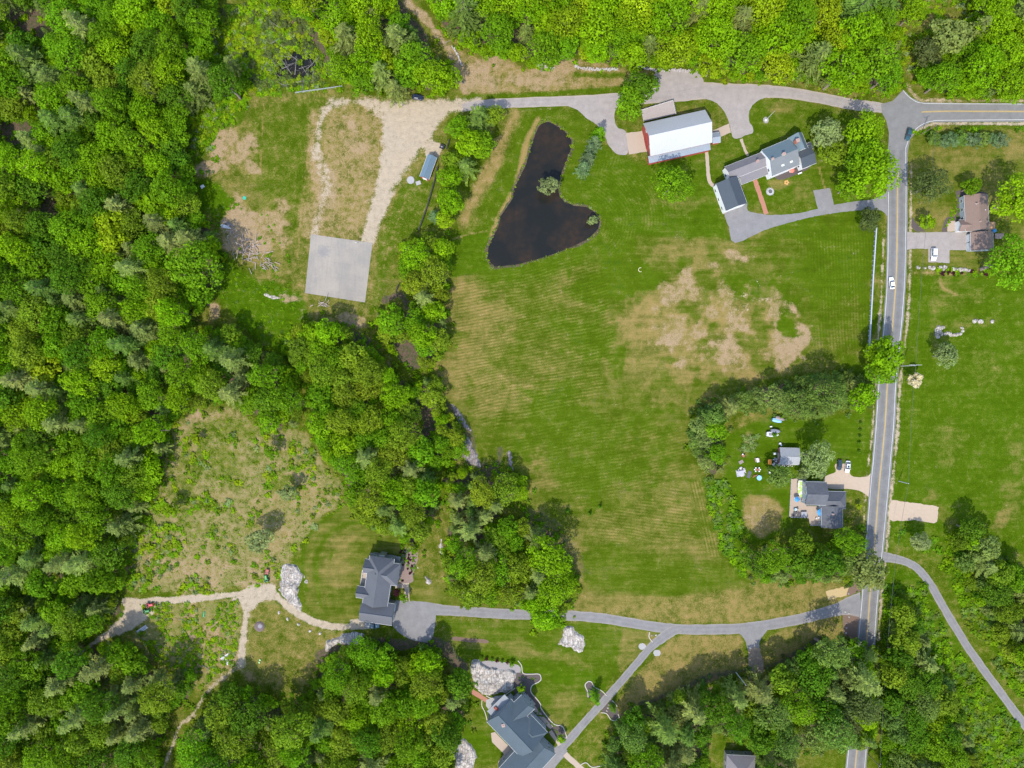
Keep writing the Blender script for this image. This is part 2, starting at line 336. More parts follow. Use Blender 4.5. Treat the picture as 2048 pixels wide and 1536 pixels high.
    for a in [(420,1260,50,24,0,.7),(450,1310,30,20,0,.7),(380,1235,30,16,0,.5),(620,1330,30,22,0,.4),(520,1350,24,16,0,.5)]: blob(*a[:5], bare=a[5], dry=.85, brush=.4)
    poly([(500,1200),(560,1215),(640,1268),(690,1272),(640,1310),(600,1380),(520,1370),(495,1330),(505,1260)], 6, 6, brush=.15, dry=.55, lush=.4, bare=.1)
    T1 = [(735,1249),(690,1254),(655,1252),(612,1237),(575,1212),(545,1190),(500,1186),(430,1193),(350,1200),(285,1202),(250,1205)]
    line(T1, 13, 3, 2.5, gravel=.95, bare=.3, brush=0); poly([(700,1240),(745,1232),(748,1258),(700,1262)], 3, 2, gravel=.95, brush=0)
    poly([(455,1200),(500,1170),(545,1165),(560,1195),(520,1205),(505,1225),(485,1225),(480,1210)], 5, 4, gravel=.9, brush=0)
    line([(498,1195),(489,1250),(484,1300),(482,1330)], 15, 4, 4, gravel=.85, brush=0)
    poly([(248,1195),(320,1195),(310,1225),(270,1255),(240,1270),(180,1290),(200,1272),(235,1240),(250,1220)], 5, 4, gravel=.9, brush=0)
    line([(482,1330),(450,1352),(410,1390),(385,1430),(360,1450),(345,1490),(325,1540)], 10, 4, 4, gravel=.55, bare=.5, brush=0)
    # -- lawn of the grey house
    poly([(604,1160),(606,1100),(628,1050),(655,1022),(690,1015),(745,1025),(800,1060),(832,1090),(840,1150),(900,1185),(1000,1205),(1060,1225),(1060,1240),(890,1210),(790,1205),(720,1240),(680,1250),(635,1240),(612,1210)], 2, .8, brush=0, bare=0, lush=.35, dry=.42)
    for a in [(690,1080,50,24,-20,.62),(670,1120,34,50,0,.64),(650,1060,20,12,0,.5),(640,1190,24,24,0,.5),(860,1140,24,40,0,.5),(780,1058,40,10,10,.55)]: blob(*a[:5], dry=a[5])
    blob(663,1110,6,14,20, dry=.1, lush=.7); line([(612,1180),(604,1120),(625,1060),(680,1018)], 6, 3, 2, dry=.2, lush=.6); line([(640,1210),(632,1120),(665,1060),(740,1040)], 9, 4, 3, dry=.25, lush=.5)
    # -- lawns south of the long drive
    poly([(890,1240),(1060,1245),(1180,1243),(1330,1270),(1240,1340),(1140,1450),(1080,1530),(900,1530),(960,1400),(880,1310)], 5, 3, lush=.6, dry=.3, brush=0)
    poly([(1245,1260),(1330,1270),(1240,1345),(1232,1330)], 4, 3, dry=.6)
    for a in [(930,1275,50,16,0,.45),(1080,1310,60,14,8,.55),(1150,1325,60,10,8,.5),(1120,1420,30,50,20,.5),(1200,1370,40,20,0,.35),(1010,1290,50,10,0,.5)]: blob(*a[:5], dry=a[5])
    blob(1100,1345,130,20,8, dry=.12, lush=.8); blob(945,1470,30,50,0, dry=.15, lush=.8)
    poly([(1345,1275),(1400,1268),(1480,1270),(1495,1330),(1440,1355),(1360,1385),(1300,1415),(1240,1440),(1230,1410),(1290,1330)], 5, 4, dry=.72, lush=.4)
    poly([(1522,1290),(1560,1262),(1680,1225),(1690,1270),(1600,1310),(1540,1335),(1522,1330)], 5, 4, dry=.66, lush=.4)
    poly([(1170,1170),(1330,1195),(1450,1170),(1690,1160),(1700,1200),(1600,1230),(1480,1248),(1330,1245),(1130,1222)], 6, 5, dry=.66, lush=.35)
    poly([(1180,1100),(1440,1130),(1500,1175),(1330,1190),(1170,1180)], 14, 6, dry=.28, lush=.45)
    poly([(1130,1500),(1230,1430),(1260,1440),(1240,1540),(1150,1540)], 6, 5, dry=.4, lush=.6, brush=.2)
    poly([(1425,1465),(1500,1490),(1500,1540),(1420,1540)], 6, 3, dry=.3, lush=.5, litter=0)
    # -- cottage lot
    poly([(1450,870),(1540,830),(1640,840),(1735,820),(1745,830),(1735,940),(1640,960),(1600,960),(1575,1060),(1520,1090),(1480,1060),(1450,980)], 5, 3, lush=.75, dry=.2)
    poly([(1485,1000),(1500,990),(1550,995),(1568,1020),(1560,1060),(1520,1078),(1490,1050)], 6, 4, dry=.8, bare=.22); blob(1520,1030,26,24,0, bare=.5)
    line([(1478,985),(1472,1010),(1482,1050),(1505,1085)], 6, 3, 2, dry=.05, lush=.9)
    poly([(1405,960),(1450,960),(1480,1040),(1490,1100),(1500,1165),(1470,1150),(1440,1090),(1420,1020)], 5, 4, brush=.45, lush=.9, dry=.25)
    blob(1500,880,16,26,10, brush=.8, dry=.6)
    # -- east side
    poly([(1822,262),(2140,255),(2140,530),(1822,535)], 5, 3, lush=.4, dry=.42)
    for a in [(1900,320,60,20,0,.55),(1990,340,50,60,0,.55),(1850,410,30,40,0,.55),(1890,440,20,30,0,.6),(2020,300,16,40,30,.66)]: blob(*a[:5], dry=a[5])
    poly([(1822,552),(2140,548),(2140,1090),(2010,1110),(1920,1050),(1880,1010),(1780,1000),(1800,760)], 6, 3, lush=.75, dry=.22)
    for a in [(1900,600,60,30,0,.4),(1930,650,60,18,-10,.42),(1960,720,60,40,0,.34),(1900,900,50,60,0,.36),(2030,960,20,80,0,.45),(1880,990,30,14,0,.5),(1870,640,40,60,0,.38),(2000,1040,14,16,30,.7)]: blob(*a[:5], dry=a[5])
    line([(1880,555),(1885,575),(1915,590)], 4, 2, 2, dry=.8, bare=.3); line([(1830,545),(1980,548)], 4, 3, 3, dry=.7, bare=.3); line([(1980,590),(2020,625),(2050,640)], 3, 2, 2, bare=.4)
    poly([(1775,1000),(1900,1050),(1990,1090),(2140,1180),(2140,1600),(1760,1600),(1765,1110)], 8, 6, brush=.35, lush=.9, dry=.25)
    line([(1785,1115),(1850,1130),(1890,1200),(1930,1265),(1980,1335),(2048,1420)], 40, 6, 4, brush=0, dry=.35, lush=.5)
    poly([(1790,1090),(1850,1085),(1870,1110),(1800,1110)], 5, 3, brush=0, dry=.3)
    # north-east glade
    poly([(1800,-60),(1945,-60),(1935,60),(1900,110),(1850,140),(1815,150),(1802,60)], 6, 5, dry=.5, lush=.5, brush=.25)
    # path in the north woods
    line([(795,-60),(815,5),(845,30),(870,60),(885,80),(905,110),(920,160),(930,185)], 14, 5, 8, bare=.75, gravel=.3, dry=.8)
    line([(1792,100),(1795,70),(1790,40)], 5, 2, 1, bare=.9)
    # ledge between woods and field
    line([(890,805),(915,830),(935,860),(945,890),(945,920)], 16, 4, 4, litter=.6, bare=.3)
    # -- road verges (gravel)
    line([(1822,330),(1822,384),(1820,534),(1815,640),(1800,768),(1796,850),(1790,918),(1784,968),(1776,1063),(1772,1105),(1764,1189),(1756,1279)], 7, 2, 3, gravel=.6, bare=.6)
    line([(1768,460),(1765,534),(1762,600),(1750,759),(1746,850),(1738,918),(1732,968),(1728,1040)], 5, 2, 3, gravel=.6, bare=.6)
    line([(1835,262),(1862,249),(1900,247),(2140,248)], 7, 2, 2, gravel=.7, bare=.5); line([(1812,170),(1825,186),(1845,200),(1900,201),(2140,203)], 8, 2, 3, gravel=.4, bare=.6)
    line([(940,226),(1000,222),(1090,218),(1120,214)], 3, 2, 2, bare=.4)
    # -- floor under the woods
    for nm, w in WOODS.items():
        d = sdf(w[0], PX * 1.0, PY * 1.0) + N * 8; m = 1 - sstep(-14, 2, d)
        keep = 1 - np.clip(ch['gravel'] * 1.4, 0, 1)
        ch['litter'] = np.maximum(ch['litter'], m * keep * (.95 if nm != 'north east' else .6))
    ch['litter'] = np.maximum(ch['litter'], (1 - sstep(-4, 6, sdf(SWAMP, PX, PY) + N * 6)))
    line([(1060,1030),(1100,1045),(1135,1090),(1160,1140)], 30, 16, 14, litter=.5, bare=.25)
    line([(940,925),(990,935),(1000,900)], 18, 6, 6, litter=.6)
    line([(770,600),(800,590),(815,612)], 22, 6, 6, litter=.8)
    line([(640,1312),(680,1290),(720,1285),(800,1290),(880,1288),(905,1320),(930,1335)], 26, 8, 6, litter=.8)
    line([(1240,1430),(1330,1390),(1440,1350),(1545,1330),(1640,1278)], 18, 8, 6, litter=.65)
    def calm(pts, v, soft=3):
        m = (1 - sstep(-soft, soft, sdf(pts, PX, PY))) * v; ch['calm'] = np.maximum(ch['calm'], m)
    calm([(890,545),(1215,490),(1400,410),(1750,430),(1735,700),(1600,720),(1450,800),(1380,860),(1400,960),(1440,1100),(1500,1170),(1300,1200),(1170,1220),(1130,1090),(1060,980),(960,890),(890,800)], .75, 10)
    calm([(604,1160),(606,1100),(628,1050),(655,1022),(690,1015),(745,1025),(800,1060),(832,1090),(840,1150),(900,1185),(1000,1205),(1060,1225),(1060,1240),(890,1210),(790,1205),(720,1240),(680,1250),(635,1240),(612,1210)], 1)
    calm([(890,1240),(1060,1245),(1180,1243),(1330,1270),(1240,1340),(1140,1450),(1080,1530),(900,1530),(960,1400),(880,1310)], .8)
    calm([(1450,870),(1540,830),(1640,840),(1735,820),(1745,830),(1735,940),(1640,960),(1600,960),(1575,1060),(1520,1090),(1480,1060),(1450,980)], .8)
    calm([(1235,310),(1290,330),(1420,300),(1440,420),(1460,480),(1260,470),(1210,440),(1170,400),(1150,350),(1180,280)], .7, 8); calm([(905,470),(975,462),(990,430),(1060,240),(1160,250),(1200,420),(1000,560),(900,556)], .7, 6)
    calm([(1470,270),(1500,215),(1530,200),(1600,200),(1700,225),(1780,300),(1775,380),(1700,400),(1500,410),(1430,350),(1420,300)], .6); calm([(1822,262),(2140,255),(2140,530),(1822,535)], .6); calm([(1822,552),(2140,548),(2140,1090),(1920,1050),(1780,1000)], .55)
    # mown rows: phase in metres
    ph = np.zeros(X.shape)
    def rows(pts, phase, amp, soft=14):
        d = sdf(pts, PX, PY) + N * 5; m = 1 - sstep(-soft, 0, d); on = m > .02
        ph[on] = phase[on]; ch['amp'][on] = (m * amp)[on]
    wob = (vnoise(X, Y, 55, 9) - .5) * 4 + (vnoise(X, Y, 12, 10) - .5) * 1.2
    rows([(905,560),(1180,500),(1225,560),(1235,690),(1215,800),(980,870),(910,790),(890,650)], (Y * math.cos(R(12)) - X * math.sin(R(12)) + wob), .8)
    rows([(985,875),(1210,810),(1370,850),(1400,950),(1160,1030),(1060,970)], (Y * math.cos(R(12)) - X * math.sin(R(12)) + wob), .5)
    rows([(1170,1035),(1360,960),(1400,1010),(1420,1090),(1200,1090)], (Y + X * .14 + wob * 1.2), .7)
    rows([(1372,965),(1402,955),(1432,1060),(1445,1125),(1410,1110),(1385,1010)], (X + Y * .24), .8, 8)
    rows([(1200,1100),(1420,1120),(1470,1160),(1300,1190),(1180,1150)], (Y + X * .15 + wob), .35)
    rows([(1560,470),(1755,435),(1742,690),(1690,715),(1620,700),(1640,560)], (X + Y * .05 + wob * .4), .6)
    rows([(1255,320),(1390,420),(1240,500),(1215,560),(1205,430),(1150,380),(1160,300),(1200,285)], dp * S, .5)
    rows([(1060,225),(1140,235),(1165,300),(1130,380),(1150,395),(1200,400),(1225,440),(1215,490),(1140,505),(1070,530),(985,550),(965,540),(960,500),(990,440),(1010,380),(1040,300)], dp * S, .3, 6)
    rows([(1160,1100),(1200,1105),(1300,1195),(1420,1190),(1330,1215),(1180,1190)], Y + X * .1, .2)
    rows([(605,1160),(610,1090),(650,1030),(740,1030),(800,1065),(735,1110),(715,1170),(720,1240),(640,1240)], dline([(700,1230),(690,1140),(740,1100)], PX, PY) * S * .35, .35)
    Z = -1.5 * sstep(0, 16, -dp) - 1.0 * sstep(0, 12, -sdf(SWAMP, PX, PY))
    V = np.stack([X, Y, Z], -1).reshape(-1, 3)
    idx = np.arange(nx * ny).reshape(ny, nx)
    F = np.stack([idx[:-1, :-1], idx[:-1, 1:], idx[1:, 1:], idx[1:, :-1]], -1).reshape(-1, 4)
    # material
    t = NT('meadow_ground')
    a1 = t.attr('cover_a'); a2 = t.attr('cover_b'); a3 = t.attr('cover_c'); pa = t.attr('row_phase')
    dry, bare, lush = t.sep(a1.outputs['Vector']); litter, gravel, brush = t.sep(a2.outputs['Vector']); pale, amp, calm = t.sep(a3.outputs['Vector'])
    nf = t.noise(2.1, 4, .82); nm_ = t.noise(.55, 4, .65); nl = t.noise(.09, 4, .6); nq = t.noise(.22, 4, .65); nv = t.noise(7, 2, .7)
    e = lambda n, k: t.math('MULTIPLY', t.math('SUBTRACT', n, .5), k * 1.7)
    mp = t.n('ShaderNodeMapping'); t.l(t.pos(), mp.inputs[0]); mp.inputs['Rotation'].default_value = (0, 0, R(-10)); mp.inputs['Scale'].default_value = (.10, 1.0, 1)
    ns = t.noise(.55, 4, .65, vec=mp.outputs[0]); rough = t.math('SUBTRACT', 1.0, t.math('MULTIPLY', calm, .62)); cm = lambda v: t.math('MULTIPLY', v, rough)
    row = t.math('SINE', t.math('MULTIPLY', pa.outputs['Fac'], 2 * math.pi / 1.18))
    rowa = t.math('MULTIPLY', t.math('MULTIPLY', row, amp), t.mr(nq, .35, .6, .25, 1.4))
    g = t.mix(lush, (.060, .078, .005), (.038, .082, .002))
    g = t.mix(t.mr(nm_, .35, .7), g, t.mix(lush, (.056, .084, .004), (.052, .102, .002)))
    g = t.scale(g, t.math('ADD', 1.0, t.math('ADD', t.math('ADD', cm(e(nf, 1.1)), t.math('ADD', cm(e(nq, .6)), t.math('MULTIPLY', e(ns, .45), calm))), e(nl, .4))))
    g = t.mix(t.mr(t.math('ADD', e(nl, 1.0), e(nm_, 1.0)), .12, .5, 0, .55), g, (.019, .055, .004))
    s1 = t.math('ADD', t.math('ADD', dry, t.math('ADD', cm(t.math('ADD', e(nm_, .6), e(nq, .7))), t.math('MULTIPLY', e(ns, .55), calm))), t.math('ADD', cm(e(nf, .75)), t.math('ADD', e(nl, .35), t.math('MULTIPLY', rowa, .06))))
    g = t.mix(t.mr(s1, .17, 1.10, 0, .95), g, t.mix(nf, (.18, .122, .038), (.255, .182, .072)))
    g = t.scale(g, t.math('ADD', 1.0, t.math('MULTIPLY', rowa, .12)))
    bs = t.math('ADD', brush, t.math('ADD', e(nm_, 1.0), e(nf, 1.0)))
    g = t.mix(t.mr(bs, .55, .75, 0, .75), g, t.mix(t.mr(t.noise(1.1, 3, .7), .42, .6), (.200, .165, .075), (.095, .130, .010)))
    b1 = t.math('ADD', bare, t.math('ADD', t.math('ADD', e(nm_, .8), e(nq, .6)), e(nf, .7)))
    bc = t.mix(nl, (.265, .185, .105), (.24, .178, .108)); bc = t.scale(bc, t.math('ADD', 1.0, t.math('ADD', e(nf, .7), e(nv, .4))))
    g = t.mix(t.mr(b1, .18, .98), g, bc)
    gr1 = t.math('ADD', gravel, t.math('ADD', t.math('ADD', e(nm_, .7), e(nq, .35)), e(nf, .7)))
    gc = t.scale(t.mix(nl, (.325, .26, .18), (.285, .24, .18)), t.math('ADD', 1.0, t.math('ADD', e(nf, .45), t.math('ADD', e(nm_, .4), e(nv, .4)))))
    g = t.mix(t.mr(gr1, .26, .82), g, gc)
    p1 = t.math('ADD', pale, t.math('ADD', e(nm_, .9), e(nf, 1.2)))
    g = t.mix(t.mr(p1, .5, .62), g, (.36, .33, .2))
    l1 = t.math('ADD', litter, t.math('ADD', e(nm_, .6), e(nf, .5)))
    lc = t.mix(t.mr(nm_, .4, .62), (.11, .075, .055), (.06, .07, .028)); lc = t.scale(lc, t.math('ADD', .9, t.math('ADD', e(nf, 1.2), e(nv, .8))))
    g = t.mix(t.mr(l1, .35, .7), g, lc)
    t.base(g); t.bump(t.math('ADD', nf, nm_), .55, .25)
    m = t.set(1.0, .0)
    me = mesh_np('ground', V, F, [m], smooth=True)
    for nm2, ks in (('cover_a', ('dry', 'bare', 'lush')), ('cover_b', ('litter', 'gravel', 'brush')), ('cover_c', ('pale', 'amp', 'calm'))):
        at = me.attributes.new(nm2, 'FLOAT_VECTOR', 'POINT')
        arr = np.stack([(ch[k] if k else np.zeros(X.shape)).ravel() for k in ks], -1).astype(np.float32); at.data.foreach_set('vector', arr.ravel())
    at = me.attributes.new('row_phase', 'FLOAT', 'POINT'); at.data.foreach_set('value', ph.ravel().astype(np.float32))
    o = link('ground', me); tag(o, kind='structure')
make_ground()

# ------------------------------------------------------------------ flat sheets
def sheet(name, pts, z, m, sm=True, k=4, jit=.5, kind='structure', z0=None, **kw):
    q = smooth(pts, True, k) if sm else pts
    if jit:
        q2 = []
        for i in range(len(q)):
            a = q[i]; b = q[(i + 1) % len(q)]; d = math.hypot(b[0] - a[0], b[1] - a[1]); n = max(1, int(d / 5))
            for j in range(n):
                t_ = j / n; q2.append((a[0] + (b[0] - a[0]) * t_ + rnd.uniform(-jit, jit), a[1] + (b[1] - a[1]) * t_ + rnd.uniform(-jit, jit)))
        q = q2
    vs = [(*P(x, y), z) for x, y in q]
    tri = tessellate_polygon([[Vector((v[0], v[1], 0)) for v in vs]])
    me = bpy.data.meshes.new(name); me.from_pydata(vs, [], [tuple(t_) for t_ in tri]); me.materials.append(m)
    bm = bmesh.new(); bm.from_mesh(me); bmesh.ops.recalc_face_normals(bm, faces=bm.faces)
    for f in bm.faces:
        if f.normal.z < 0: f.normal_flip()
    bm.to_mesh(me); bm.free()
    o = link(name, me)
    if kind: o['kind'] = kind
    return tag(o, **kw) if kw else o

def strip_mesh(name, pts, w, z, m, sm=True, jit=.6, k=7, ends=None):
    """pts: px points or (px, py, width) triples; a flat ribbon with an 'across' coordinate"""
    p3 = [(p[0], p[1], p[2] if len(p) > 2 else w) for p in pts]
    q = smooth(p3, False, k) if sm else p3
    V = []; A = []; n = len(q)
    nx = 7 if w > 4 else 2
    for i, p in enumerate(q):
        a = q[max(0, i - 1)]; b = q[min(n - 1, i + 1)]; d = math.hypot(b[0] - a[0], b[1] - a[1]) or 1
        ux, uy = -(b[1] - a[1]) / d, (b[0] - a[0]) / d
        for j in range(nx):
            t_ = j / (nx - 1) * 2 - 1; hw = p[2] / 2 * t_
            if j in (0, nx - 1) and jit: hw += rnd.uniform(-jit, jit)
            V.append((*P(p[0] + ux * hw, p[1] + uy * hw), z)); A.append(t_)
    F = []
    for i in range(n - 1):
        for j in range(nx - 1):
            F.append((i * nx + j, i * nx + j + 1, (i + 1) * nx + j + 1, (i + 1) * nx + j))
    V = np.array(V); F = np.array(F)
    a, b, c = V[F[0][0]], V[F[0][1]], V[F[0][2]]
    if np.cross(b - a, c - b)[2] < 0: F = F[:, ::-1]
    me = mesh_np(name, V, F, [m]); at = me.attributes.new('across', 'FLOAT', 'POINT'); at.data.foreach_set('value', np.array(A, np.float32))
    return link(name, me)

def asphalt(name, c, tr=.10, sandy=0):
    t = NT(name); a = t.attr('across').outputs['Fac']; ab = t.math('ABSOLUTE', a)
    nf = t.noise(3, 4, .7); nm_ = t.noise(.4, 4, .6); nv = t.noise(12, 2)
    wheel = t.math('MULTIPLY', t.mr(ab, .12, .3), t.mr(ab, .5, .68, 1, 0))
    f = t.math('ADD', t.math('MULTIPLY', wheel, -tr), t.math('ADD', t.math('MULTIPLY', t.math('SUBTRACT', nf, .5), .5), t.math('ADD', t.math('MULTIPLY', t.math('SUBTRACT', nm_, .5), .55), t.math('MULTIPLY', t.math('SUBTRACT', nv, .5), .3))))
    col = t.scale(t.col(c), t.math('ADD', f, 1))
    # cracks
    vo = t.n('ShaderNodeTexVoronoi'); vo.feature = 'DISTANCE_TO_EDGE'; vo.inputs['Scale'].default_value = .16; t.l(t.pos(), vo.inputs['Vector'])
    col = t.mix(t.mr(vo.outputs[0], .0, .006, .35, 0), col, (.07, .07, .07))
    if sandy:
        e = t.math('ADD', t.mr(ab, .55, 1.0), t.math('MULTIPLY', t.math('SUBTRACT', nf, .5), 1.2))
        col = t.mix(t.mr(e, .45, .9, 0, sandy), col, (.31, .25, .185))
    t.base(col); t.bump(nf, .2, .04)
    return t.set(.9, .2)
def court_mat():
    t = NT('court_concrete'); a = t.noise(.12, 5, .65); b2 = t.noise(1.6, 4, .75); mp = t.n('ShaderNodeMapping'); t.l(t.pos(), mp.inputs[0]); mp.inputs['Rotation'].default_value = (0, 0, R(8)); mp.inputs['Scale'].default_value = (2.2, .18, 1)
    st = t.noise(.6, 4, .6, vec=mp.outputs[0]); f = t.math('ADD', 1.0, t.math('ADD', t.math('MULTIPLY', t.math('SUBTRACT', a, .5), .35), t.math('ADD', t.math('MULTIPLY', t.math('SUBTRACT', b2, .5), .28), t.math('MULTIPLY', t.math('SUBTRACT', st, .5), .22))))
    col = t.scale(t.mix(t.mr(a, .4, .6), (.222, .203, .180), (.245, .22, .186)), f)
    m2 = t.n('ShaderNodeMapping'); t.l(t.pos(), m2.inputs[0]); m2.inputs['Rotation'].default_value = (0, 0, R(8)); xyz = t.sep(m2.outputs[0])
    for o in (0, 1):
        w = t.math('ABSOLUTE', t.math('SUBTRACT', t.math('FRACT', t.math('MULTIPLY', xyz[o], 1 / 5.6)), .5)); col = t.mix(t.mr(w, .0, .014, .22, 0), col, (.11, .1, .09))
    dm = t.n('ShaderNodeVectorMath'); dm.operation = 'DISTANCE'; t.l(t.pos(), dm.inputs[0]); dm.inputs[1].default_value = (*P(648, 503), 0); d = t.math('ADD', dm.outputs['Value'], t.math('MULTIPLY', t.math('SUBTRACT', b2, .5), 7))
    col = t.mix(t.mr(d, 1.2, 3.0, .45, 0), col, (.13, .135, .15)); t.base(col); t.bump(b2, .2, .03); return t.set(.9, .1)
A_road = asphalt('road_asphalt', (.150, .146, .142), .12)
A_drive = asphalt('drive_asphalt', (.165, .158, .155), .06, .25)
A_old = asphalt('old_asphalt', (.24, .212, .195), .05, .5)
A_conc = mat('pad_concrete', (.275, .268, .265), .85, .2, var=.07, scale=.35, fine=4)
A_tan = mat('paver_tan', (.31, .245, .19), .85, .2, var=.08, scale=1.5)
A_white = mat('road_white', (.45, .45, .44), .7, var=.15, scale=.9)
A_yell = mat('road_yellow', (.42, .28, .07), .7, var=.15, scale=.9)
A_mulch = mat('mulch', (.075, .06, .055), .95, var=.35, scale=3)
A_brick = mat('brick_paver', (.29, .13, .085), .85, var=.15, scale=3)
A_sand = mat('sand', (.34, .265, .195), .95, var=.12, scale=.8, fine=5, bump=.4)

ROAD = [(300,1777,1796,1811.5),(345,1777,1796,1811.5),(384,1777,1795,1812),(534,1775.5,1793,1810),(634,1770,1786.5,1804),(759,1758.5,1775.5,1792),(850,1752.5,1770,1787),(918,1747,1763.5,1781),(968,1742,1758.5,1777),(1063,1734.5,1751,1768),(1105,1731,1747.5,1764),(1189,1725,1740,1755.5),(1279,1717,1733.5,1748.5),(1390,1706.5,1723,1739.5),(1502,1697,1713.5,1732),(1640,1683,1701,1719)]
tag(strip_mesh('road', [((l + r) / 2 + .3, y, r - l + 6) for y, l, c, r in ROAD], 38, .026, A_road), kind='structure')
J = sheet('road_junction', [(1774,330),(1776,300),(1778,265),(1772,240),(1764,226),(1762,208),(1785,202),(1806,180),(1812,184),(1822,195),(1842,204),(1880,205.5),(2140,208),(2140,243),(1862,244.5),(1838,257),(1820,279),(1814.5,312),(1814.5,330)], .022, A_road, sm=False, jit=.2)
def mark(name, pts, w, m, z=.034): return tag(strip_mesh(name, pts, w, z, m, jit=.12), kind='structure')
mark('edge_line', [(l, y) for y, l, c, r in ROAD if y > 380], .8, A_white)
mark('edge_line', [(r, y) for y, l, c, r in ROAD][::-1] + [(1813,292),(1818,277),(1826,264),(1838,253),(1850,246.5),(1864,242.5),(1900,240.5),(2140,239)], .8, A_white)
mark('edge_line', [(1806,180),(1812,188),(1821,196),(1832,203),(1845,206),(1880,207.3),(2140,208.5)], .8, A_white)
for off in (-.75, .75):
    mark('centre_line', [(c + off, y) for y, l, c, r in ROAD if y > 340], .75, A_yell)
    mark('centre_line', [(1843,224 + off),(1870,223 + off),(1920,222.5 + off),(2140,223.5 + off)], .75, A_yell)
# lane and drives
tag(strip_mesh('lane', [(1768,216,19),(1740,213,21),(1700,208,22),(1640,196,22),(1580,186,23),(1520,182,26),(1460,181,28),(1400,182,34),(1340,188,34),(1280,194,28),(1200,200,22),(1100,203,20),(1000,207,19),(950,211,20),(925,215,16)], 24, .012, A_old), kind='structure')
sheet('lane_parking', [(1312,144),(1360,142),(1398,148),(1402,172),(1330,182),(1310,178)], .016, A_old)
sheet('barn_drive', [(1130,208),(1180,203),(1250,198),(1238,210),(1230,222),(1229,240),(1236,256),(1252,264),(1256,304),(1245,310),(1230,305),(1216,288),(1208,268),(1194,250),(1175,238),(1155,220)], .018, A_old)
sheet('courtyard_drive', [(1395,190),(1416,199),(1434,207),(1449,224),(1458,245),(1462,262),(1466,275),(1476,277),(1490,271),(1505,266),(1506,255),(1499,244),(1498,226),(1505,211),(1520,199),(1540,190),(1460,178)], .018, A_old)
sheet('barn_apron', [(1252,266),(1284,262),(1294,303),(1258,309)], .024, A_tan, sm=False)
sheet('barn_path', [(1424,262),(1458,247),(1462,265),(1426,280)], .024, A_tan, sm=False)
tag(strip_mesh('garden_path', [(1482,278),(1489,297),(1496,312)], 5.5, .02, A_tan), kind='structure')
tag(strip_mesh('garden_path', [(1413,298),(1415,330),(1419,362),(1432,378),(1440,405),(1449,427)], 7, .02, A_tan), kind='structure')
tag(strip_mesh('brick_path', [(1510,360),(1520,390),(1533,428)], 9, .02, A_brick), kind='structure')
sheet('farm_drive', [(1449,426),(1470,418),(1493,407),(1494,416),(1502,424),(1545,430),(1600,426),(1645,415),(1700,404),(1740,400),(1760,393),(1776,383),(1776,432),(1762,421),(1715,421),(1650,429),(1590,442),(1530,460),(1470,486),(1458,455)], .016, A_drive, k=3)
sheet('farm_parking', [(1626,381),(1660,376),(1668,410),(1636,419)], .02, A_drive, sm=False)
sheet('east_drive', [(1808,462),(1822,465),(1938,464),(1937,500),(1899,500),(1899,526),(1857,524),(1856,498),(1822,497),(1808,502)], .018, A_old, sm=False)
sheet('cottage_drive', [(1746,945),(1735,953),(1712,954),(1700,948),(1699,930),(1671,928),(1671,944),(1655,950),(1648,958),(1650,972),(1665,978),(1700,978),(1725,984),(1744,995)], .014, A_sand, k=3)
sheet('gravel_pad', [(1782,1001),(1800,1003),(1870,1012),(1876,1020),(1873,1043),(1860,1046),(1830,1040),(1785,1042),(1778,1030)], .014, A_sand, k=2, jit=1.0)
tag(strip_mesh('long_drive', [(1722,1210,52),(1700,1212,38),(1670,1220,25),(1600,1238,21),(1540,1249,21),(1480,1257,21),(1400,1259,20),(1340,1257,20),(1280,1249,20),(1200,1236,20),(1130,1231,20),(1040,1229,20),(960,1225,20),(900,1221,20),(860,1218,24)], 24, .014, A_drive), kind='structure')
sheet('house_drive', [(788,1206),(810,1202),(868,1207),(872,1230),(868,1262),(860,1283),(845,1284),(815,1276),(786,1252)], .018, A_drive, k=3)
tag(strip_mesh('side_drive', [(1362,1256,14),(1345,1262,20),(1324,1276,19),(1300,1296,16),(1275,1325,15),(1245,1360,15),(1210,1400,16),(1175,1438,16),(1140,1478,17),(1105,1512,20),(1070,1540,26),(1040,1580,30)], 17, .018, A_drive), kind='structure')
sheet('house_apron', [(1075,1506),(1105,1495),(1135,1500),(1118,1525),(1105,1545),(1090,1600),(1030,1600),(1060,1540)], .022, A_drive, k=2)
sheet('short_drive', [(1478,1262),(1534,1256),(1528,1268),(1519,1285),(1520,1330),(1526,1342),(1500,1344),(1497,1310),(1492,1285),(1484,1272)], .020, A_drive, k=2)
sheet('dirt_patch', [(1498,1300),(1520,1298),(1527,1343),(1500,1345)], .026, mat('churned_dirt', (.20,.145,.10), .95, var=.6, scale=.9), k=2, jit=1.6)
tag(strip_mesh('curved_drive', [(1750,1112,32),(1775,1115,19),(1800,1120,16),(1830,1133,16),(1855,1160,16),(1878,1198,16),(1908,1250,16),(1945,1308,16),(1990,1370,16),(2048,1448,16),(2110,1530,16)], 16, .018, A_drive), kind='structure')
sheet('concrete_pad', [(622,468.5),(745,486),(730,605),(610,586)], .05, court_mat(), sm=False, jit=.15)
sheet('straw_patch', [(1652,1182),(1700,1171),(1698,1190),(1656,1200)], .008, mat('straw', (.34,.25,.12), .95, var=.2, scale=2), sm=False, jit=1)
sheet('mulch_bed', [(1693,1190),(1700,1172),(1710,1165),(1722,1180),(1706,1188)], .012, mat('brown_mulch', (.13,.085,.06), .95, var=.3, scale=3))
sheet('mulch_bed', [(1688,1222),(1708,1225),(1719,1235),(1714,1280),(1690,1272),(1686,1245)], .012, mat('brown_mulch', (.1,.07,.05)))
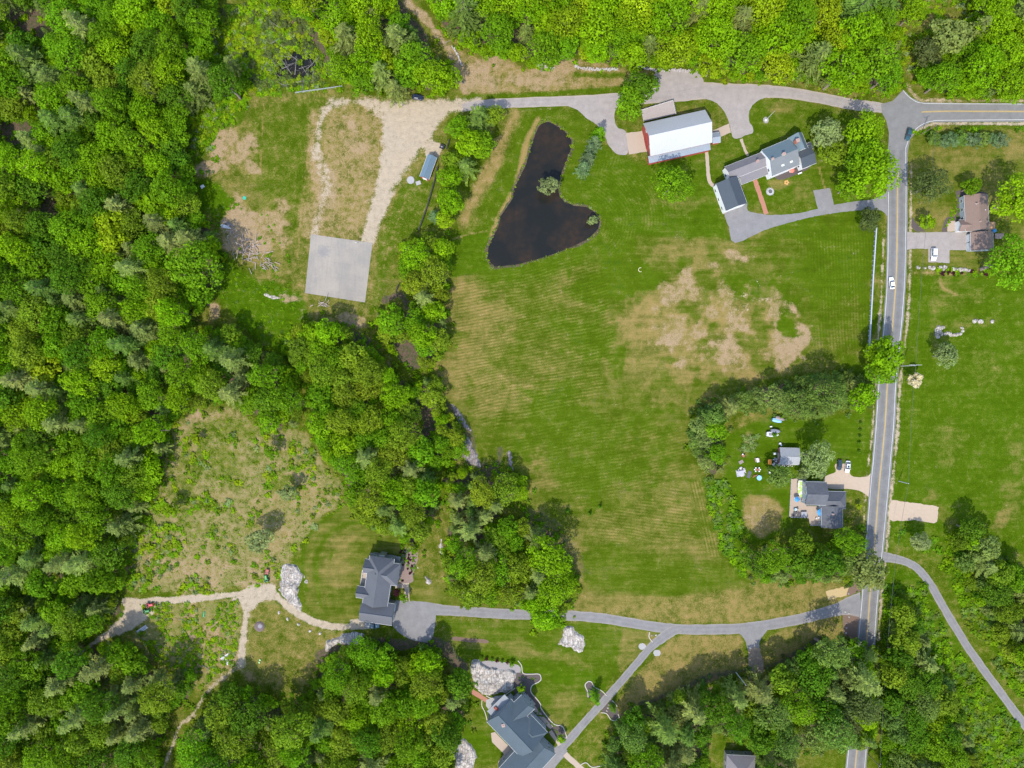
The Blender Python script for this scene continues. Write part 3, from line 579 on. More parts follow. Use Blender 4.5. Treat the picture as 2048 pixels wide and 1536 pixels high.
# yard beds
sheet('garden_bed', [(806,1102),(818,1090),(832,1098),(836,1115),(832,1130),(826,1150),(825,1164),(800,1166),(797,1140),(803,1115)], .012, mat('pink_mulch', (.18,.13,.11), .95, var=.3, scale=3))
sheet('entry_path', [(790,1168),(818,1166),(819,1202),(809,1202),(809,1176),(791,1176)], .022, A_tan, sm=False)
sheet('garden_bed', [(1030,1350),(1044,1346),(1058,1348),(1079,1349),(1079,1362),(1064,1371),(1064,1386),(1080,1406),(1083,1420),(1108,1448),(1124,1452),(1134,1474),(1118,1480),(1100,1462),(1060,1415),(1030,1392)], .012, A_mulch, k=3)
tag(strip_mesh('paved_walk', [(1051,1391),(1068,1411)], 9, .022, A_tan), kind='structure')
tag(strip_mesh('paved_walk', [(1064,1412),(1103,1456)], 8, .026, A_tan), kind='structure')
tag(strip_mesh('paved_walk', [(1100,1462),(1120,1490)], 7, .022, A_tan), kind='structure')
tag(strip_mesh('paved_walk', [(1130,1508),(1165,1540)], 11, .026, A_tan), kind='structure')
sheet('patio', [(982,1466),(990,1464),(1022,1497),(1030,1490),(1034,1500),(1012,1525),(1020,1545),(1005,1540),(996,1524),(1008,1508),(984,1484)], .03, A_tan, sm=False, jit=.1)
sheet('patio', [(972,1400),(992,1392),(1012,1390),(1000,1402),(985,1428),(972,1412)], .03, A_conc, sm=False, jit=.1)
tag(strip_mesh('brick_walk', [(944,1382),(973,1401)], 9, .022, A_brick), kind='structure')
sheet('garden_bed', [(1171,1372),(1176,1363),(1184,1364),(1190,1376),(1204,1386),(1212,1392),(1200,1412),(1185,1400),(1174,1392)], .012, A_mulch, k=3)
sheet('garden_bed', [(1212,1405),(1222,1398),(1232,1412),(1238,1432),(1228,1440),(1215,1428),(1203,1424)], .012, A_mulch, k=3)
sheet('garden_bed', [(1911,384),(1914,382),(1934,380),(1970,385),(1972,392),(1930,394),(1920,440),(1896,440),(1893,464),(1883,464),(1890,440),(1896,434),(1912,430),(1914,400)], .012, A_mulch, k=3)
sheet('garden_bed', [(1823,432),(1832,446),(1852,464),(1832,463),(1823,455)], .012, A_mulch, sm=False)
sheet('entry_path', [(1895,442),(1914,442),(1914,463),(1895,463)], .022, A_tan, sm=False)
sheet('garden_bed', [(1550,350),(1580,336),(1612,330),(1618,337),(1590,350),(1560,360)], .012, A_mulch)
for cx, cy in ((1284.5,1293),(1314,1306)):
    sheet('gravel_circle', [(cx + 7.5 * math.cos(a * .785) , cy + 6.5 * math.sin(a * .785)) for a in range(8)], .012, mat('white_gravel', (.27,.26,.25), .9, var=.4, scale=3), k=3)
sheet('gravel_circle', [(1540 + 8 * math.cos(a * .785), 383 + 8 * math.sin(a * .785)) for a in range(8)], .012, mat('white_gravel', (.5,.48,.45)), k=3)
sheet('gravel_bed', [(955,1327),(980,1322),(1036,1330),(1040,1348),(1030,1352),(990,1340),(960,1338)], .010, mat('grey_gravel', (.22,.20,.19), .9, var=.25, scale=2))
sheet('gravel_strip', [(906,1274),(940,1276),(974,1280),(975,1286),(940,1284),(907,1281)], .010, mat('brown_mulch', (.1,.07,.05)), jit=.8)

# ------------------------------------------------------------------ water
def water_mat():
    t = NT('pond_water'); n = t.noise(.06, 4, .6); n2 = t.noise(.5, 3)
    t.base(t.mix(t.math('MULTIPLY', t.mr(n, .42, .62), t.mr(n2, .3, .7, .4, 1)), (.010, .0105, .009), (.026, .017, .010)))
    t.bump(t.noise(5, 3), .06, .02); m = t.set(.2, .2); return m
WM = water_mat()
def offset(pts, d):
    n = len(pts); out = []
    ar = sum(pts[i][0] * pts[(i + 1) % n][1] - pts[(i + 1) % n][0] * pts[i][1] for i in range(n)); s_ = 1 if ar > 0 else -1
    for i in range(n):
        a = pts[i - 1]; b = pts[(i + 1) % n]; L = math.hypot(b[0] - a[0], b[1] - a[1]) or 1
        out.append((pts[i][0] + s_ * (b[1] - a[1]) / L * d, pts[i][1] - s_ * (b[0] - a[0]) / L * d))
    return out
sheet('pond_water', offset(POND, 1.0), -.12, WM)
sheet('swamp_water', offset(SWAMP, 1.0), -.12, WM)
# ------------------------------------------------------------------ foliage
def leaf_mat(name, stuff=False, strength=1.0):
    t = NT(name)
    if stuff: c = t.attr('tint').outputs['Color']
    else:
        oi = t.n('ShaderNodeObjectInfo'); c = oi.outputs['Color']
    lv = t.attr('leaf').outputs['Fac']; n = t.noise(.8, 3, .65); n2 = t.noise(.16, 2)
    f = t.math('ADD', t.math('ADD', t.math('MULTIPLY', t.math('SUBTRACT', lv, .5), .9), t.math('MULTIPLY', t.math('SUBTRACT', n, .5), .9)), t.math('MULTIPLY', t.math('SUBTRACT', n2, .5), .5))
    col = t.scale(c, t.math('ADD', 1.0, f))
    warm = t.mix(t.mr(t.math('ADD', lv, n), 1.05, 1.5, 0, .35), col, t.mix(1.0, col, (1.35, 1.15, .8), 'MULTIPLY'))
    t.base(warm); t.b.inputs['Roughness'].default_value = .62; t.b.inputs['Specular IOR Level'].default_value = .08
    tr = t.n('ShaderNodeBsdfTranslucent'); t.l(t.mix(1.0, warm, (1.5, 1.35, .6), 'MULTIPLY'), tr.inputs[0])
    mx = t.n('ShaderNodeMixShader'); mx.inputs[0].default_value = .38
    t.l(t.b.outputs[0], mx.inputs[1]); t.l(tr.outputs[0], mx.inputs[2]); t.l(mx.outputs[0], t.t.nodes['Material Output'].inputs[0])
    return t.m
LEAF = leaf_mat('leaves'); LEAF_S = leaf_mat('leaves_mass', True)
BARK = mat('bark', (.20, .16, .13), .9, .1, var=.3, scale=2); DEADW = mat('dead_wood', (.19, .175, .16), .85, .1, var=.2)

def quads(Cn, N, size, rs, el=None):
    """one leafy quad per centre: facing N, random spin (or stretched along el)"""
    n = len(Cn); N = N / (np.linalg.norm(N, axis=1, keepdims=True) + 1e-9)
    if el is None: T = rs.randn(n, 3)
    else: T = el.copy()
    T = T - (T * N).sum(1, keepdims=True) * N; T /= (np.linalg.norm(T, axis=1, keepdims=True) + 1e-9); B = np.cross(N, T)
    if np.isscalar(size): a = b = np.full(n, size)
    else: a, b = size
    a = a[:, None]; b = b[:, None]
    k = rs.uniform(.55, 1.1, (n, 1)); k2 = rs.uniform(.55, 1.1, (n, 1))
    V = np.stack([Cn - T * a, Cn - B * b * k, Cn + T * a, Cn + B * b * k2], 1).reshape(-1, 3)
    return V, np.arange(n * 4).reshape(n, 4)

def broad_arrays(seed, ncl, per, leaf, flat=1.0):
    rs = np.random.RandomState(seed); Cs = []; Ns = []; Sz = []; Lv = []
    lob = rs.uniform(0, 2 * math.pi, 3)
    for i in range(ncl):
        g = i / ncl; th = i * 2.39996 + rs.uniform(-.3, .3); zz = 1 - g * 1.25 + rs.uniform(-.08, .08)
        rr = math.sqrt(max(0.02, 1 - max(zz, 0) ** 2)) if zz > 0 else 1 + zz * .8
        bulge = 1 + .13 * math.cos(2 * th + lob[0]) + .09 * math.cos(3 * th + lob[1]) + rs.uniform(-.16, .12)
        rc = rs.uniform(.22, .36) * (1.15 if ncl < 30 else .85)
        R_ = (.80) * bulge; c = np.array([rr * math.cos(th) * R_, rr * math.sin(th) * R_, zz * .82 * (.9 + .2 * rs.rand())])
        m = int(per * (rc / .27) ** 2)
        d = rs.randn(m, 3); d[:, 2] = np.abs(d[:, 2]) * .9 - .25; d += c / np.linalg.norm(c) * .5; d /= np.linalg.norm(d, axis=1, keepdims=True)
        p = c + d * rc * rs.uniform(.65, 1.15, (m, 1)) * np.array([1, 1, .8])
        Cs.append(p); Ns.append(d + rs.randn(m, 3) * .55 + np.array([0, 0, .35])); Sz.append(rs.uniform(.7, 1.25, m) * leaf); Lv.append(np.clip(rs.uniform(.15, .85) * .6 + rs.rand(m) * .4, 0, 1))
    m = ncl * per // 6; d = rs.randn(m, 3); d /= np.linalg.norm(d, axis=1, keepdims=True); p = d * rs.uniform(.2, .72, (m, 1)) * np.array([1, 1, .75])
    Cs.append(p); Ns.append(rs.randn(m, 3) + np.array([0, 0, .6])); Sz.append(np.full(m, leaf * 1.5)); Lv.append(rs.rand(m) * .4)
    Cn = np.concatenate(Cs); Cn[:, 2] = Cn[:, 2] * 1.05 * flat + 2.1
    return (*quads(Cn, np.concatenate(Ns), (np.concatenate(Sz), np.concatenate(Sz)), rs), np.concatenate(Lv))

def pine_arrays(seed, levels, nb, w0=.055, spread=1.0, top=3.5, low=1.0):
    rs = np.random.RandomState(seed); Cs = []; Ns = []; El = []; A = []; B = []; Lv = []
    for l in range(levels):
        f = l / (levels - 1); z = low + (top - low) * f; Rl = (1 - f) ** .75 * spread * rs.uniform(.85, 1.08) + .1
        k = max(4, int(nb * (1 - .45 * f))); ph = rs.uniform(0, 6.28)
        for j in range(k):
            th = ph + 2 * math.pi * j / k + rs.uniform(-.25, .25); L = Rl * rs.uniform(.72, 1.12); n = max(3, int(L * 9)); lv = rs.rand()
            for q in range(n):
                s_ = (q + .7) / n; d = np.array([math.cos(th), math.sin(th), 0]); up = .12 - .35 * s_ * (1 - f)
                p = d * L * s_ + np.array([0, 0, z + up * L])
                for side in (-1, 1):
                    a2 = th + side * rs.uniform(.3, .95); el = np.array([math.cos(a2), math.sin(a2), rs.uniform(-.15, .3)])
                    ln = rs.uniform(.10, .17) * (1.2 - .45 * s_)
                    Cs.append(p + el * ln * .8); Ns.append(np.array([rs.randn() * .3, rs.randn() * .3, 1.])); El.append(el); A.append(ln); B.append(w0 * rs.uniform(.7, 1.3)); Lv.append(lv * .6 + rs.rand() * .4)
    V, F = quads(np.array(Cs), np.array(Ns), (np.array(A), np.array(B)), rs, np.array(El))
    return V, F, np.array(Lv)

def crown_mesh(name, arr, m):
    V, F, L = arr; me = mesh_np(name, V, F, [m]); at = me.attributes.new('leaf', 'FLOAT', 'FACE'); at.data.foreach_set('value', L.astype(np.float32)); return me

def trunk_mesh(seed, top, r0, limbs=5, reach=.6):
    rs = random.Random(seed); b = MB(); p = Vector((0, 0, -.02)); r = r0; n = 4; pts = [p]
    for i in range(n):
        q = Vector((rs.uniform(-.04, .04), rs.uniform(-.04, .04), top * (i + 1) / n)); b.tube(pts[-1], q, r, r * .75, 7); pts.append(q); r *= .75
    for i in range(limbs):
        a = 2 * math.pi * i / limbs + rs.uniform(-.3, .3); z = top * rs.uniform(.42, .8); e = Vector((math.cos(a) * reach, math.sin(a) * reach, z + rs.uniform(.25, .6)))
        b.tube((0, 0, z), e, r0 * .4, r0 * .12, 5)
    me = bpy.data.meshes.new('trunk'); me.from_pydata(b.v, [], b.f); me.materials.append(BARK); return me

BA = [broad_arrays(100 + i, 24, 30, .085) for i in range(9)]            # mid crowns
BL = [broad_arrays(200 + i, 60, 30, .052) for i in range(4)]            # large crowns
BS = [broad_arrays(300 + i, 12, 22, .13) for i in range(5)]             # saplings, small
PA = [pine_arrays(400 + i, 9, 9) for i in range(6)]
PS = [pine_arrays(450 + i, 9, 9, .05, .8, 3.6, .3) for i in range(3)]   # spruce
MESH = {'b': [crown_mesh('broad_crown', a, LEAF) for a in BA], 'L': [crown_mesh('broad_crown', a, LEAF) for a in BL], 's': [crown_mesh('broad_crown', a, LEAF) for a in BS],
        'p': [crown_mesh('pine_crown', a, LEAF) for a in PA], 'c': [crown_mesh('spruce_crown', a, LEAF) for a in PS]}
ARR = {'b': BA, 'L': BL, 's': BS, 'p': PA, 'c': PS}
TR = {'b': [trunk_mesh(i, 2.3, .085) for i in range(3)], 'p': [trunk_mesh(10 + i, 3.3, .07, 6, .4) for i in range(2)]}
TR['L'] = TR['s'] = TR['b']; TR['c'] = TR['p']
ZMID = {'b': 2.45, 'L': 2.45, 's': 2.4, 'p': 2.0, 'c': 1.4}
TINT = {'bright': (.155, .290, .003), 'mid': (.112, .232, .004), 'deep': (.074, .165, .006), 'yellow': (.215, .315, .006), 'olive': (.142, .222, .010), 'pine': (.165, .215, .050), 'soft': (.118, .195, .032), 'blue': (.115, .18, .075), 'pale': (.18, .24, .08), 'dusk': (.085, .115, .03), 'rust': (.165, .235, .010), 'blossom': (.45, .42, .27), 'purple': (.05, .012, .02)}
WORD = {'bright': 'bright green', 'mid': 'mid green', 'deep': 'dark green', 'yellow': 'yellow green', 'olive': 'olive green', 'pine': 'grey green', 'soft': 'soft grey-green', 'blue': 'blue green', 'pale': 'pale green', 'dusk': 'dark olive', 'rust': 'orange-tinged green', 'blossom': 'cream flowering', 'purple': 'dark red leaved'}
PAL = {'west': ['bright', 'mid', 'mid', 'bright', 'olive', 'mid', 'deep', 'mid', 'bright', 'yellow'], 'sw': ['mid', 'bright', 'olive', 'olive', 'mid', 'deep', 'mid', 'olive', 'bright', 'rust'], 'mid': ['bright', 'mid', 'mid', 'olive', 'bright', 'rust', 'olive', 'mid', 'bright'],
       'north': ['bright', 'bright', 'bright', 'mid', 'bright', 'yellow', 'mid'], 'se': ['mid', 'deep', 'soft', 'olive', 'deep', 'mid', 'soft', 'dusk', 'pine'], 'blue': ['soft', 'soft', 'soft', 'pine', 'soft', 'mid'], 'se2': ['mid', 'bright', 'soft', 'olive', 'deep', 'mid', 'bright']}

# landmarks for telling one tree from another
LAND = [(1080,420,'the heart-shaped pond'),(678,537,'the square concrete pad'),(1355,266,'the red barn'),(1560,330,'the white farmhouse'),(1955,430,'the brown-roofed house'),(1655,1010,'the dark-shingled cottage'),(765,1180,'the grey hip-roofed house'),(1045,1460,'the slate-roofed house'),
        (590,130,'the swamp with dead trees'),(298,1214,'the two parked tractors'),(856,335,'the small red shed'),(1800,225,'the road junction'),(1825,1025,'the gravel pad by the road'),(1512,1320,'the stubby dirt-ended drive'),(460,430,'the brush pile'),(480,1000,'the scrubby clearing'),
        (0,0,'the photo top left corner'),(0,400,'the left edge, a quarter down'),(0,768,'the left edge middle'),(0,1150,'the left edge, three quarters down'),(0,1536,'the bottom left corner'),(200,600,'the middle of the western wood'),(300,1536,'the sandy track at the bottom edge'),(700,1536,'the bottom edge below the southern wood'),
        (760,900,'the middle wood heart'),(1030,1100,'the wood beside the hayfield'),(1280,0,'the top edge above the barn'),(1000,0,'the top edge above the pond'),(1600,0,'the top edge above the farmhouse'),(2048,100,'the right edge above the side road'),(2048,1250,'the right edge beyond the curved drive'),(1900,1400,'the wedge inside the curved drive'),(1745,1400,'the overgrown road stretch'),(1300,1536,'the bottom edge, right of centre'),(1600,1536,'the bottom edge near the road'),(650,760,'the wood below the pad'),(300,250,'the north-west wood')]
USED = set()
_U = 'zero one two three four five six seven eight nine ten eleven twelve thirteen fourteen fifteen sixteen seventeen eighteen nineteen'.split()
_T = 'x x twenty thirty forty fifty sixty seventy eighty ninety'.split()
def words(n):
    if n < 20: return _U[n]
    if n < 100: return _T[n // 10] + ('-' + _U[n % 10] if n % 10 else '')
    return 'over a hundred'
def where(px, py):
    d, lx, ly, nm = min((math.hypot(px - a, py - b), a, b, n) for a, b, n in LAND)
    ang = (math.degrees(math.atan2(px - lx, -(py - ly))) + 360) % 360
    return max(1, round(d * S)), ('north', 'north-east', 'east', 'south-east', 'south', 'south-west', 'west', 'north-west')[int((ang + 22.5) // 45) % 8], nm
def tree_label(k, tint, r, px, py):
    sp = {'b': 'broadleaf tree', 'L': 'broadleaf tree', 's': 'bushy young tree', 'p': 'pine tree', 'c': 'conical spruce'}[k]
    sz = 'small' if r < 3.2 else 'large' if r > 5.2 else 'medium'
    m, dr, nm = where(px, py)
    nm = nm.replace('the wood beside the hayfield', 'the hayfield wood').replace('the right edge beyond the curved drive', 'the right edge past the curved drive')
    mk = lambda m, sz: ' '.join(f"{sz} {WORD[tint]} {sp} {words(m)} metres {dr} of {nm}".split())
    if len(mk(m, sz).split()) > 16: sz = ''
    l = mk(m, sz); k_ = 0
    while l in USED: k_ += 1; l = mk(max(1, m + (k_ + 1) // 2 * (1 if k_ % 2 else -1)), sz)
    USED.add(l); return l

nprng = np.random.RandomState(11)
placed = []      # x, y, r world at ground
def make_tree(px, py, rpx, k='b', tint='mid', label=None, group=None, name=None, tall=.84, cat='tree'):
    r = rpx * S
    z = ZMID[k] * r * tall * .92; x, y = P(px, py, z)
    e = empty(name or {'b': 'broadleaf_tree', 'L': 'broadleaf_tree', 's': 'young_tree', 'p': 'pine_tree', 'c': 'spruce_tree'}[k], (x, y, 0), rnd.uniform(0, 6.28))
    e.scale = (r, r * rnd.uniform(.82, 1.1), r * tall); e.rotation_euler[0] = rnd.uniform(-.06, .06); e.rotation_euler[1] = rnd.uniform(-.06, .06)
    i = rnd.randrange(len(MESH[k])); tt = rnd.choice(TR[k])
    c = link('crown', MESH[k][i], e); t0 = TINT[tint]; v = rnd.uniform(.85, 1.15); h = rnd.uniform(-.10, .10)
    c.color = (t0[0] * v * (1 + h), t0[1] * v, t0[2] * v * (1 + h), 1)
    link('trunk', tt, e)
    tag(e, label or tree_label(k, tint, r, px, py), cat, group)
    placed.append((px, py, rpx)); return e

# ---- single trees one can point at
G = 'trees standing in the yards and along the field'
SINGLES = [
 (1345,368,38,'L','mid','round bright green shade tree alone on the lawn south of the barn'),(1282,172,31,'b','deep','tall dark green tree leaning over the lane by the barn, northern half'),(1262,207,30,'b','mid','pale-limbed green tree at the lane edge beside the barn ramp'),
 (1655,270,28,'b','pale','pale airy tree just east of the farmhouse'),(1665,305,26,'b','olive','yellowish tree between farmhouse lawn and roadside maples'),(1728,262,40,'L','bright','northernmost big roadside maple beside the junction'),(1722,303,38,'L','mid','middle big roadside maple east of the farmhouse'),(1748,342,48,'L','bright','southernmost big roadside maple above the farm drive'),(1700,372,26,'b','mid','low maple at the southern foot of the roadside group'),
 (1865,368,33,'L','dusk','dark olive spreading tree on the eastern lawn'),(1944,374,17,'b','mid','small round tree behind the brown-roofed house'),(1855,446,15,'s','bright','round yellow-green bush beside the eastern drive garden bed'),(2034,402,42,'L','bright','big bright tree against the east side of the brown-roofed house'),(2024,523,47,'L','mid','big round tree south of the brown garage at the right edge'),
 (1778,716,34,'b','bright','bright roadside tree overhanging the white line at the fence end'),(1752,700,24,'b','bright','bright tree at the southern tip of the white fence'),(1762,742,26,'b','mid','lower green tree of the trio by the fence end'),(1722,795,28,'b','bright','yellow-green tree beside the road north of the cottage'),
 (1741,438,20,'b','dusk','olive bush tree at the mouth of the farm drive'),(1891,711,21,'b','pale','lone pale green tree in the eastern pasture'),(1830,760,15,'s','blossom','cream flowering shrub tree in the verge east of the road'),
 (1633,915,33,'L','pale','broad pale willow-like tree between cottage and shed'),(1606,944,13,'s','pale','low pale tree right beside the grey-roofed shed'),(1556,953,22,'b','soft','round soft green tree south of the grey-roofed shed'),(1640,946,12,'s','pale','small pale tree tucked above the cottage roof'),
 (1094,371,18,'s','pale','pale willow shrub growing in the pond'),(1186,441,9,'s','pale','sparse sapling in the eastern lobe of the pond'),
 (1200,1014,5,'c','deep','small dark spruce alone in the hayfield, upper of three'),(1180,1028,5,'c','deep','small dark spruce alone in the hayfield, middle of three'),(1135,1022,6,'c','deep','small dark spruce nearest the woods in the hayfield'),
 (960,235,28,'p','soft','grey-green pine at the lane edge west of the pond'),(985,232,20,'b','olive','olive tree at the north-east end of the pond-side row'),(915,255,20,'b','mid','green tree at the north-west end of the pond-side row'),(940,288,28,'b','bright','bright tree in the centre of the pond-side clump'),(970,290,24,'b','mid','mid green tree on the pond side of the clump'),(935,335,24,'p','soft','feathery pine at the south end of the pond-side clump'),(905,322,20,'b','olive','yellowish tree beside the dark rail fence'),(900,358,22,'b','bright','bright tree overhanging the dark rail fence'),(900,400,26,'b','bright','bright round tree midway down the pond-side row'),(888,438,18,'b','yellow','yellow-green tree low in the pond-side row'),(868,432,14,'p','blue','small blue-green conifer against the dark rail fence'),
 (868,150,34,'L','bright','bright maple above the dark parked car'),(898,158,22,'b','bright','bright tree on the right side of the dark parked car'),(760,150,30,'p','pine','spreading grey-green pine west of the dark parked car'),(790,178,26,'p','pine','grey-green pine hanging toward the gravel yard'),(722,160,24,'b','mid','green tree at the end of the white rail fence'),
 (1052,62,22,'p','pine','grey-green pine standing in the bright northern wood'),(1296,95,26,'p','pine','left pine of the pair behind the stone wall'),(1322,75,18,'p','pine','right pine of the pair behind the stone wall'),(1478,45,38,'p','pine','tall pale-trunked pine in the northern wood'),(1427,128,28,'b','yellow','golden yellow-green tree at the lane parking'),(1552,130,34,'L','yellow','yellow-green dome tree at the northern lane edge'),(1255,42,34,'L','bright','lime green dome in the northern wood'),
 (1828,25,26,'L','bright','round bright tree in the north-eastern glade'),(1900,75,34,'b','pine','grey-green ragged tree in the north-eastern glade'),(1860,105,26,'b','dusk','dull olive tree at the glade edge'),(1990,45,36,'L','bright','bright tree at the top right corner wood'),
 (92,738,26,'b','yellow','yellow-topped tree in the western wood near the left edge'),(392,535,48,'L','mid','big dark domed tree at the east edge of the western wood'),(265,495,22,'p','pine','grey-green pine inside the western wood'),(280,720,26,'p','pine','pale pine low in the western wood'),(60,285,26,'p','pine','grey-green pine near the left edge of the western wood'),
 (395,880,9,'s','yellow','yellow bush in the western scrub clearing'),(545,905,14,'s','mid','young green tree in the scrub clearing'),(578,985,16,'s','pale','pale young tree in the lower scrub clearing'),(520,1080,22,'b','pale','whitish-green tree near the rock outcrop'),(345,1020,16,'s','bright','bright young tree at the clearing west edge'),
 (808,1197,9,'s','mid','leafy shrub at the grey house entry'),(793,1184,7,'s','purple','dark red leaved shrub by the grey house entry'),
 (1042,1378,9,'s','bright','bright little tree in the dark mulch bed'),(1123,1476,9,'s','bright','bright little tree where the walk meets the side drive'),(1190,1393,16,'c','mid','tall spruce in the kerbed bed west of the side drive'),(1226,1416,11,'c','deep','shorter spruce in the kerbed bed east of the side drive'),
 (1722,1055,9,'s','deep','dark shrub tree in front of the cottage by the road'),(1718,1013,6,'s','yellow','clipped golden globe shrub before the cottage'),
 (1735,1140,34,'b','pine','soft pine reaching over the main road south of the cottage'),(1745,1160,26,'p','pine','grey-green pine overhanging the long drive mouth'),(1700,1085,32,'L','mid','round green tree south-east of the cottage'),(1602,1090,24,'b','olive','olive tree directly below the cottage patio'),
 (1100,1110,42,'L','bright','big bright tree at the east edge of the hayfield wood'),(1108,1175,34,'L','bright','big bright tree overhanging the long drive'),(1090,1235,26,'b','bright','bright low limbs tree covering the long drive'),(1062,1180,22,'p','pine','pine beside the long drive crossing'),(1030,1085,20,'b','mid','green tree west of the big bright edge tree'),
 (1843,1085,18,'b','pale','pale tree between gravel pad and curved drive'),(1970,1095,26,'b','pine','pale feathery tree at the pasture corner'),(1943,1060,24,'b','deep','dark tree at the south-west pasture corner'),
 (1550,870,5,'s','deep','low shrub beside the boats'),
]
for a in SINGLES: make_tree(*a[:5], label=a[5], group=G)
for i, (x, y) in enumerate([(1197,269),(1189,286),(1181,303),(1174,321),(1165,340)]):
    make_tree(x, y, 18, 'c', 'blue' if i else 'mid', ['greenest spruce at the barn-drive end of the pondside row', 'second blue-green spruce from the barn drive', 'middle blue spruce of the pondside row of five', 'fourth blue spruce of the pondside row, next to last', 'last blue spruce at the southern end of the pondside row'][i], 'row of spruces beside the pond', tall=.8)
for i in range(9):
    make_tree(1870 + i * 16.5, 281 + rnd.uniform(-3, 3), 14 + rnd.uniform(-1, 2), 's', 'blue' if i % 3 else 'soft', f"blue-green bush in the lawn hedge south of the side road, {['first','second','third','fourth','fifth','sixth','seventh','eighth','last'][i]} from the west", 'hedge on the eastern lawn', tall=.55)
for i, y in enumerate([846,861,873,887,903]):
    make_tree(1722 - i * .9, y, 3.6, 's', 'deep', f"{['topmost','second','middle','fourth','lowest'][i]} little clipped bush in the column beside the road", 'clipped bushes along the cottage roadside', 'clipped_bush', tall=.6, cat='bush')
for i, (x, y) in enumerate([(963,1316),(973,1318),(984,1320),(994,1322),(1004,1323),(1015,1325)]):
    make_tree(x, y, 3.2, 's', 'purple' if i % 2 else 'deep', f"{['first','second','third','fourth','fifth','sixth'][i]} small dark shrub from the left in the gravel strip", 'shrubs in the gravel strip', 'shrub', tall=.6, cat='shrub')
make_tree(1024,1328,6,'s','mid','rounder green shrub ending the gravel strip row','shrubs in the gravel strip','shrub',tall=.6,cat='shrub')

# ---- the woods: individuals first (the largest in view), the rest as one mass
cand = []
ex = [(a[0], a[1], a[2]) for a in SINGLES] + [(1181,303,30)]
EX = np.array(ex)
# keep crowns off open places and roofs
CLEAR = [[(505,110),(530,50),(575,30),(625,60),(650,110),(650,160),(620,172),(545,182),(515,160)], [(1705,330),(1830,330),(1805,760),(1775,1100),(1765,1160),(1757,1285),(1712,1285),(1735,1040),(1750,760)], [(1690,1500),(1735,1500),(1725,1640),(1680,1640)],
         [(1425,1468),(1505,1500),(1510,1536),(1422,1536)], [(250,1188),(320,1195),(300,1235),(250,1262),(175,1290),(225,1240)], [(800,-30),(850,20),(875,75),(850,80),(835,50),(800,20)], [(65,20),(88,45),(70,70),(35,55),(15,20)], [(0,245),(60,255),(60,285),(20,280)], [(75,420),(110,400),(110,430)],
         [(842,808),(858,828),(870,870),(855,878),(840,850)], [(395,1375),(352,1425),(330,1536),(315,1540),(345,1430)], [(1035,1005),(1075,1000),(1110,1040),(1085,1052),(1040,1030)], [(940,915),(1005,925),(1010,945),(950,940)], [(700,645),(745,655),(755,690),(725,690)], [(795,690),(830,690),(830,725),(800,725)], [(872,1030),(895,1010),(892,1100),(870,1095)]]
def inside(poly, x, y): return sdf(poly, np.array([float(x)]), np.array([float(y)]))[0]
for nm, (poly, rm, con, pal, ) in WOODS.items():
    xs = [p[0] for p in poly]; ys = [p[1] for p in poly]; area = (max(xs) - min(xs)) * (max(ys) - min(ys))
    n = int(area / (rm * rm) * 9); X = nprng.uniform(min(xs), max(xs), n); Y = nprng.uniform(min(ys), max(ys), n)
    D = sdf(poly, X, Y)
    for c in CLEAR: D = np.maximum(D, -sdf(c, X, Y) + 6)
    rr = rm * np.exp(nprng.randn(n) * .34); rr = np.clip(rr, rm * .45, rm * 1.75)
    pv = vnoise(X, Y, 60, 21); cv = vnoise(X, Y, 80, 33)
    for i in np.argsort(-rr + nprng.rand(n) * 14):
        r = rr[i]
        if D[i] > -r * .85: 
            if D[i] > -6: continue
            r = max(7, min(r, -D[i] / .85))
        conif = nprng.rand() < con * (2.0 if cv[i] > .62 else .6)
        if np.any((EX[:, 0] - X[i]) ** 2 + (EX[:, 1] - Y[i]) ** 2 < (.62 * (EX[:, 2] + r)) ** 2): continue
        EX = np.vstack([EX, (X[i], Y[i], r)])
        p = PAL[pal]
        tint = ('pine' if nprng.rand() < .6 else 'soft') if conif else p[int((pv[i] * .55 + nprng.rand() * .45) * len(p)) % len(p)]
        cand.append((X[i], Y[i], r, 'p' if conif else ('L' if r > 27 else 'b' if r > 10 else 's'), tint, nm))
# roadside trees that close over the road south of the cottage
for x, y, r in [(1712,1300,19),(1728,1325,17),(1740,1310,16),(1735,1350,20),(1722,1375,20),(1738,1395,16),(1715,1410,19),(1730,1435,20),(1712,1455,16),(1735,1470,17),(1708,1480,15),(1722,1488,12)]:
    cand.append((x, y, r, 'b', ['mid', 'bright', 'olive', 'deep'][int(x + y) % 4], 'road canopy'))
vis = [c for c in cand if -5 < c[0] < 2053 and -5 < c[1] < 1541]; out = [c for c in cand if not (-5 < c[0] < 2053 and -5 < c[1] < 1541)]
vis.sort(key=lambda c: -c[2]); nb = sum(1 for a in SINGLES if a[3] in 'bL'); npn = sum(1 for a in SINGLES if a[3] == 'p'); rest = []
for c in vis:
    if c[3] == 'p' and npn < 298: npn += 1
    elif c[3] != 'p' and nb < 298 and c[3] != 's': nb += 1
    else: rest.append(c); continue
    make_tree(*c[:5], group=f"{'pine' if c[3] == 'p' else 'broadleaf'} trees of the {c[5]} woods" if c[5] != 'road canopy' else 'trees closing over the road', tall=rnd.uniform(.72, 1.12) * (.8 if c[5] in ('drive wedge', 'east edge') else 1))
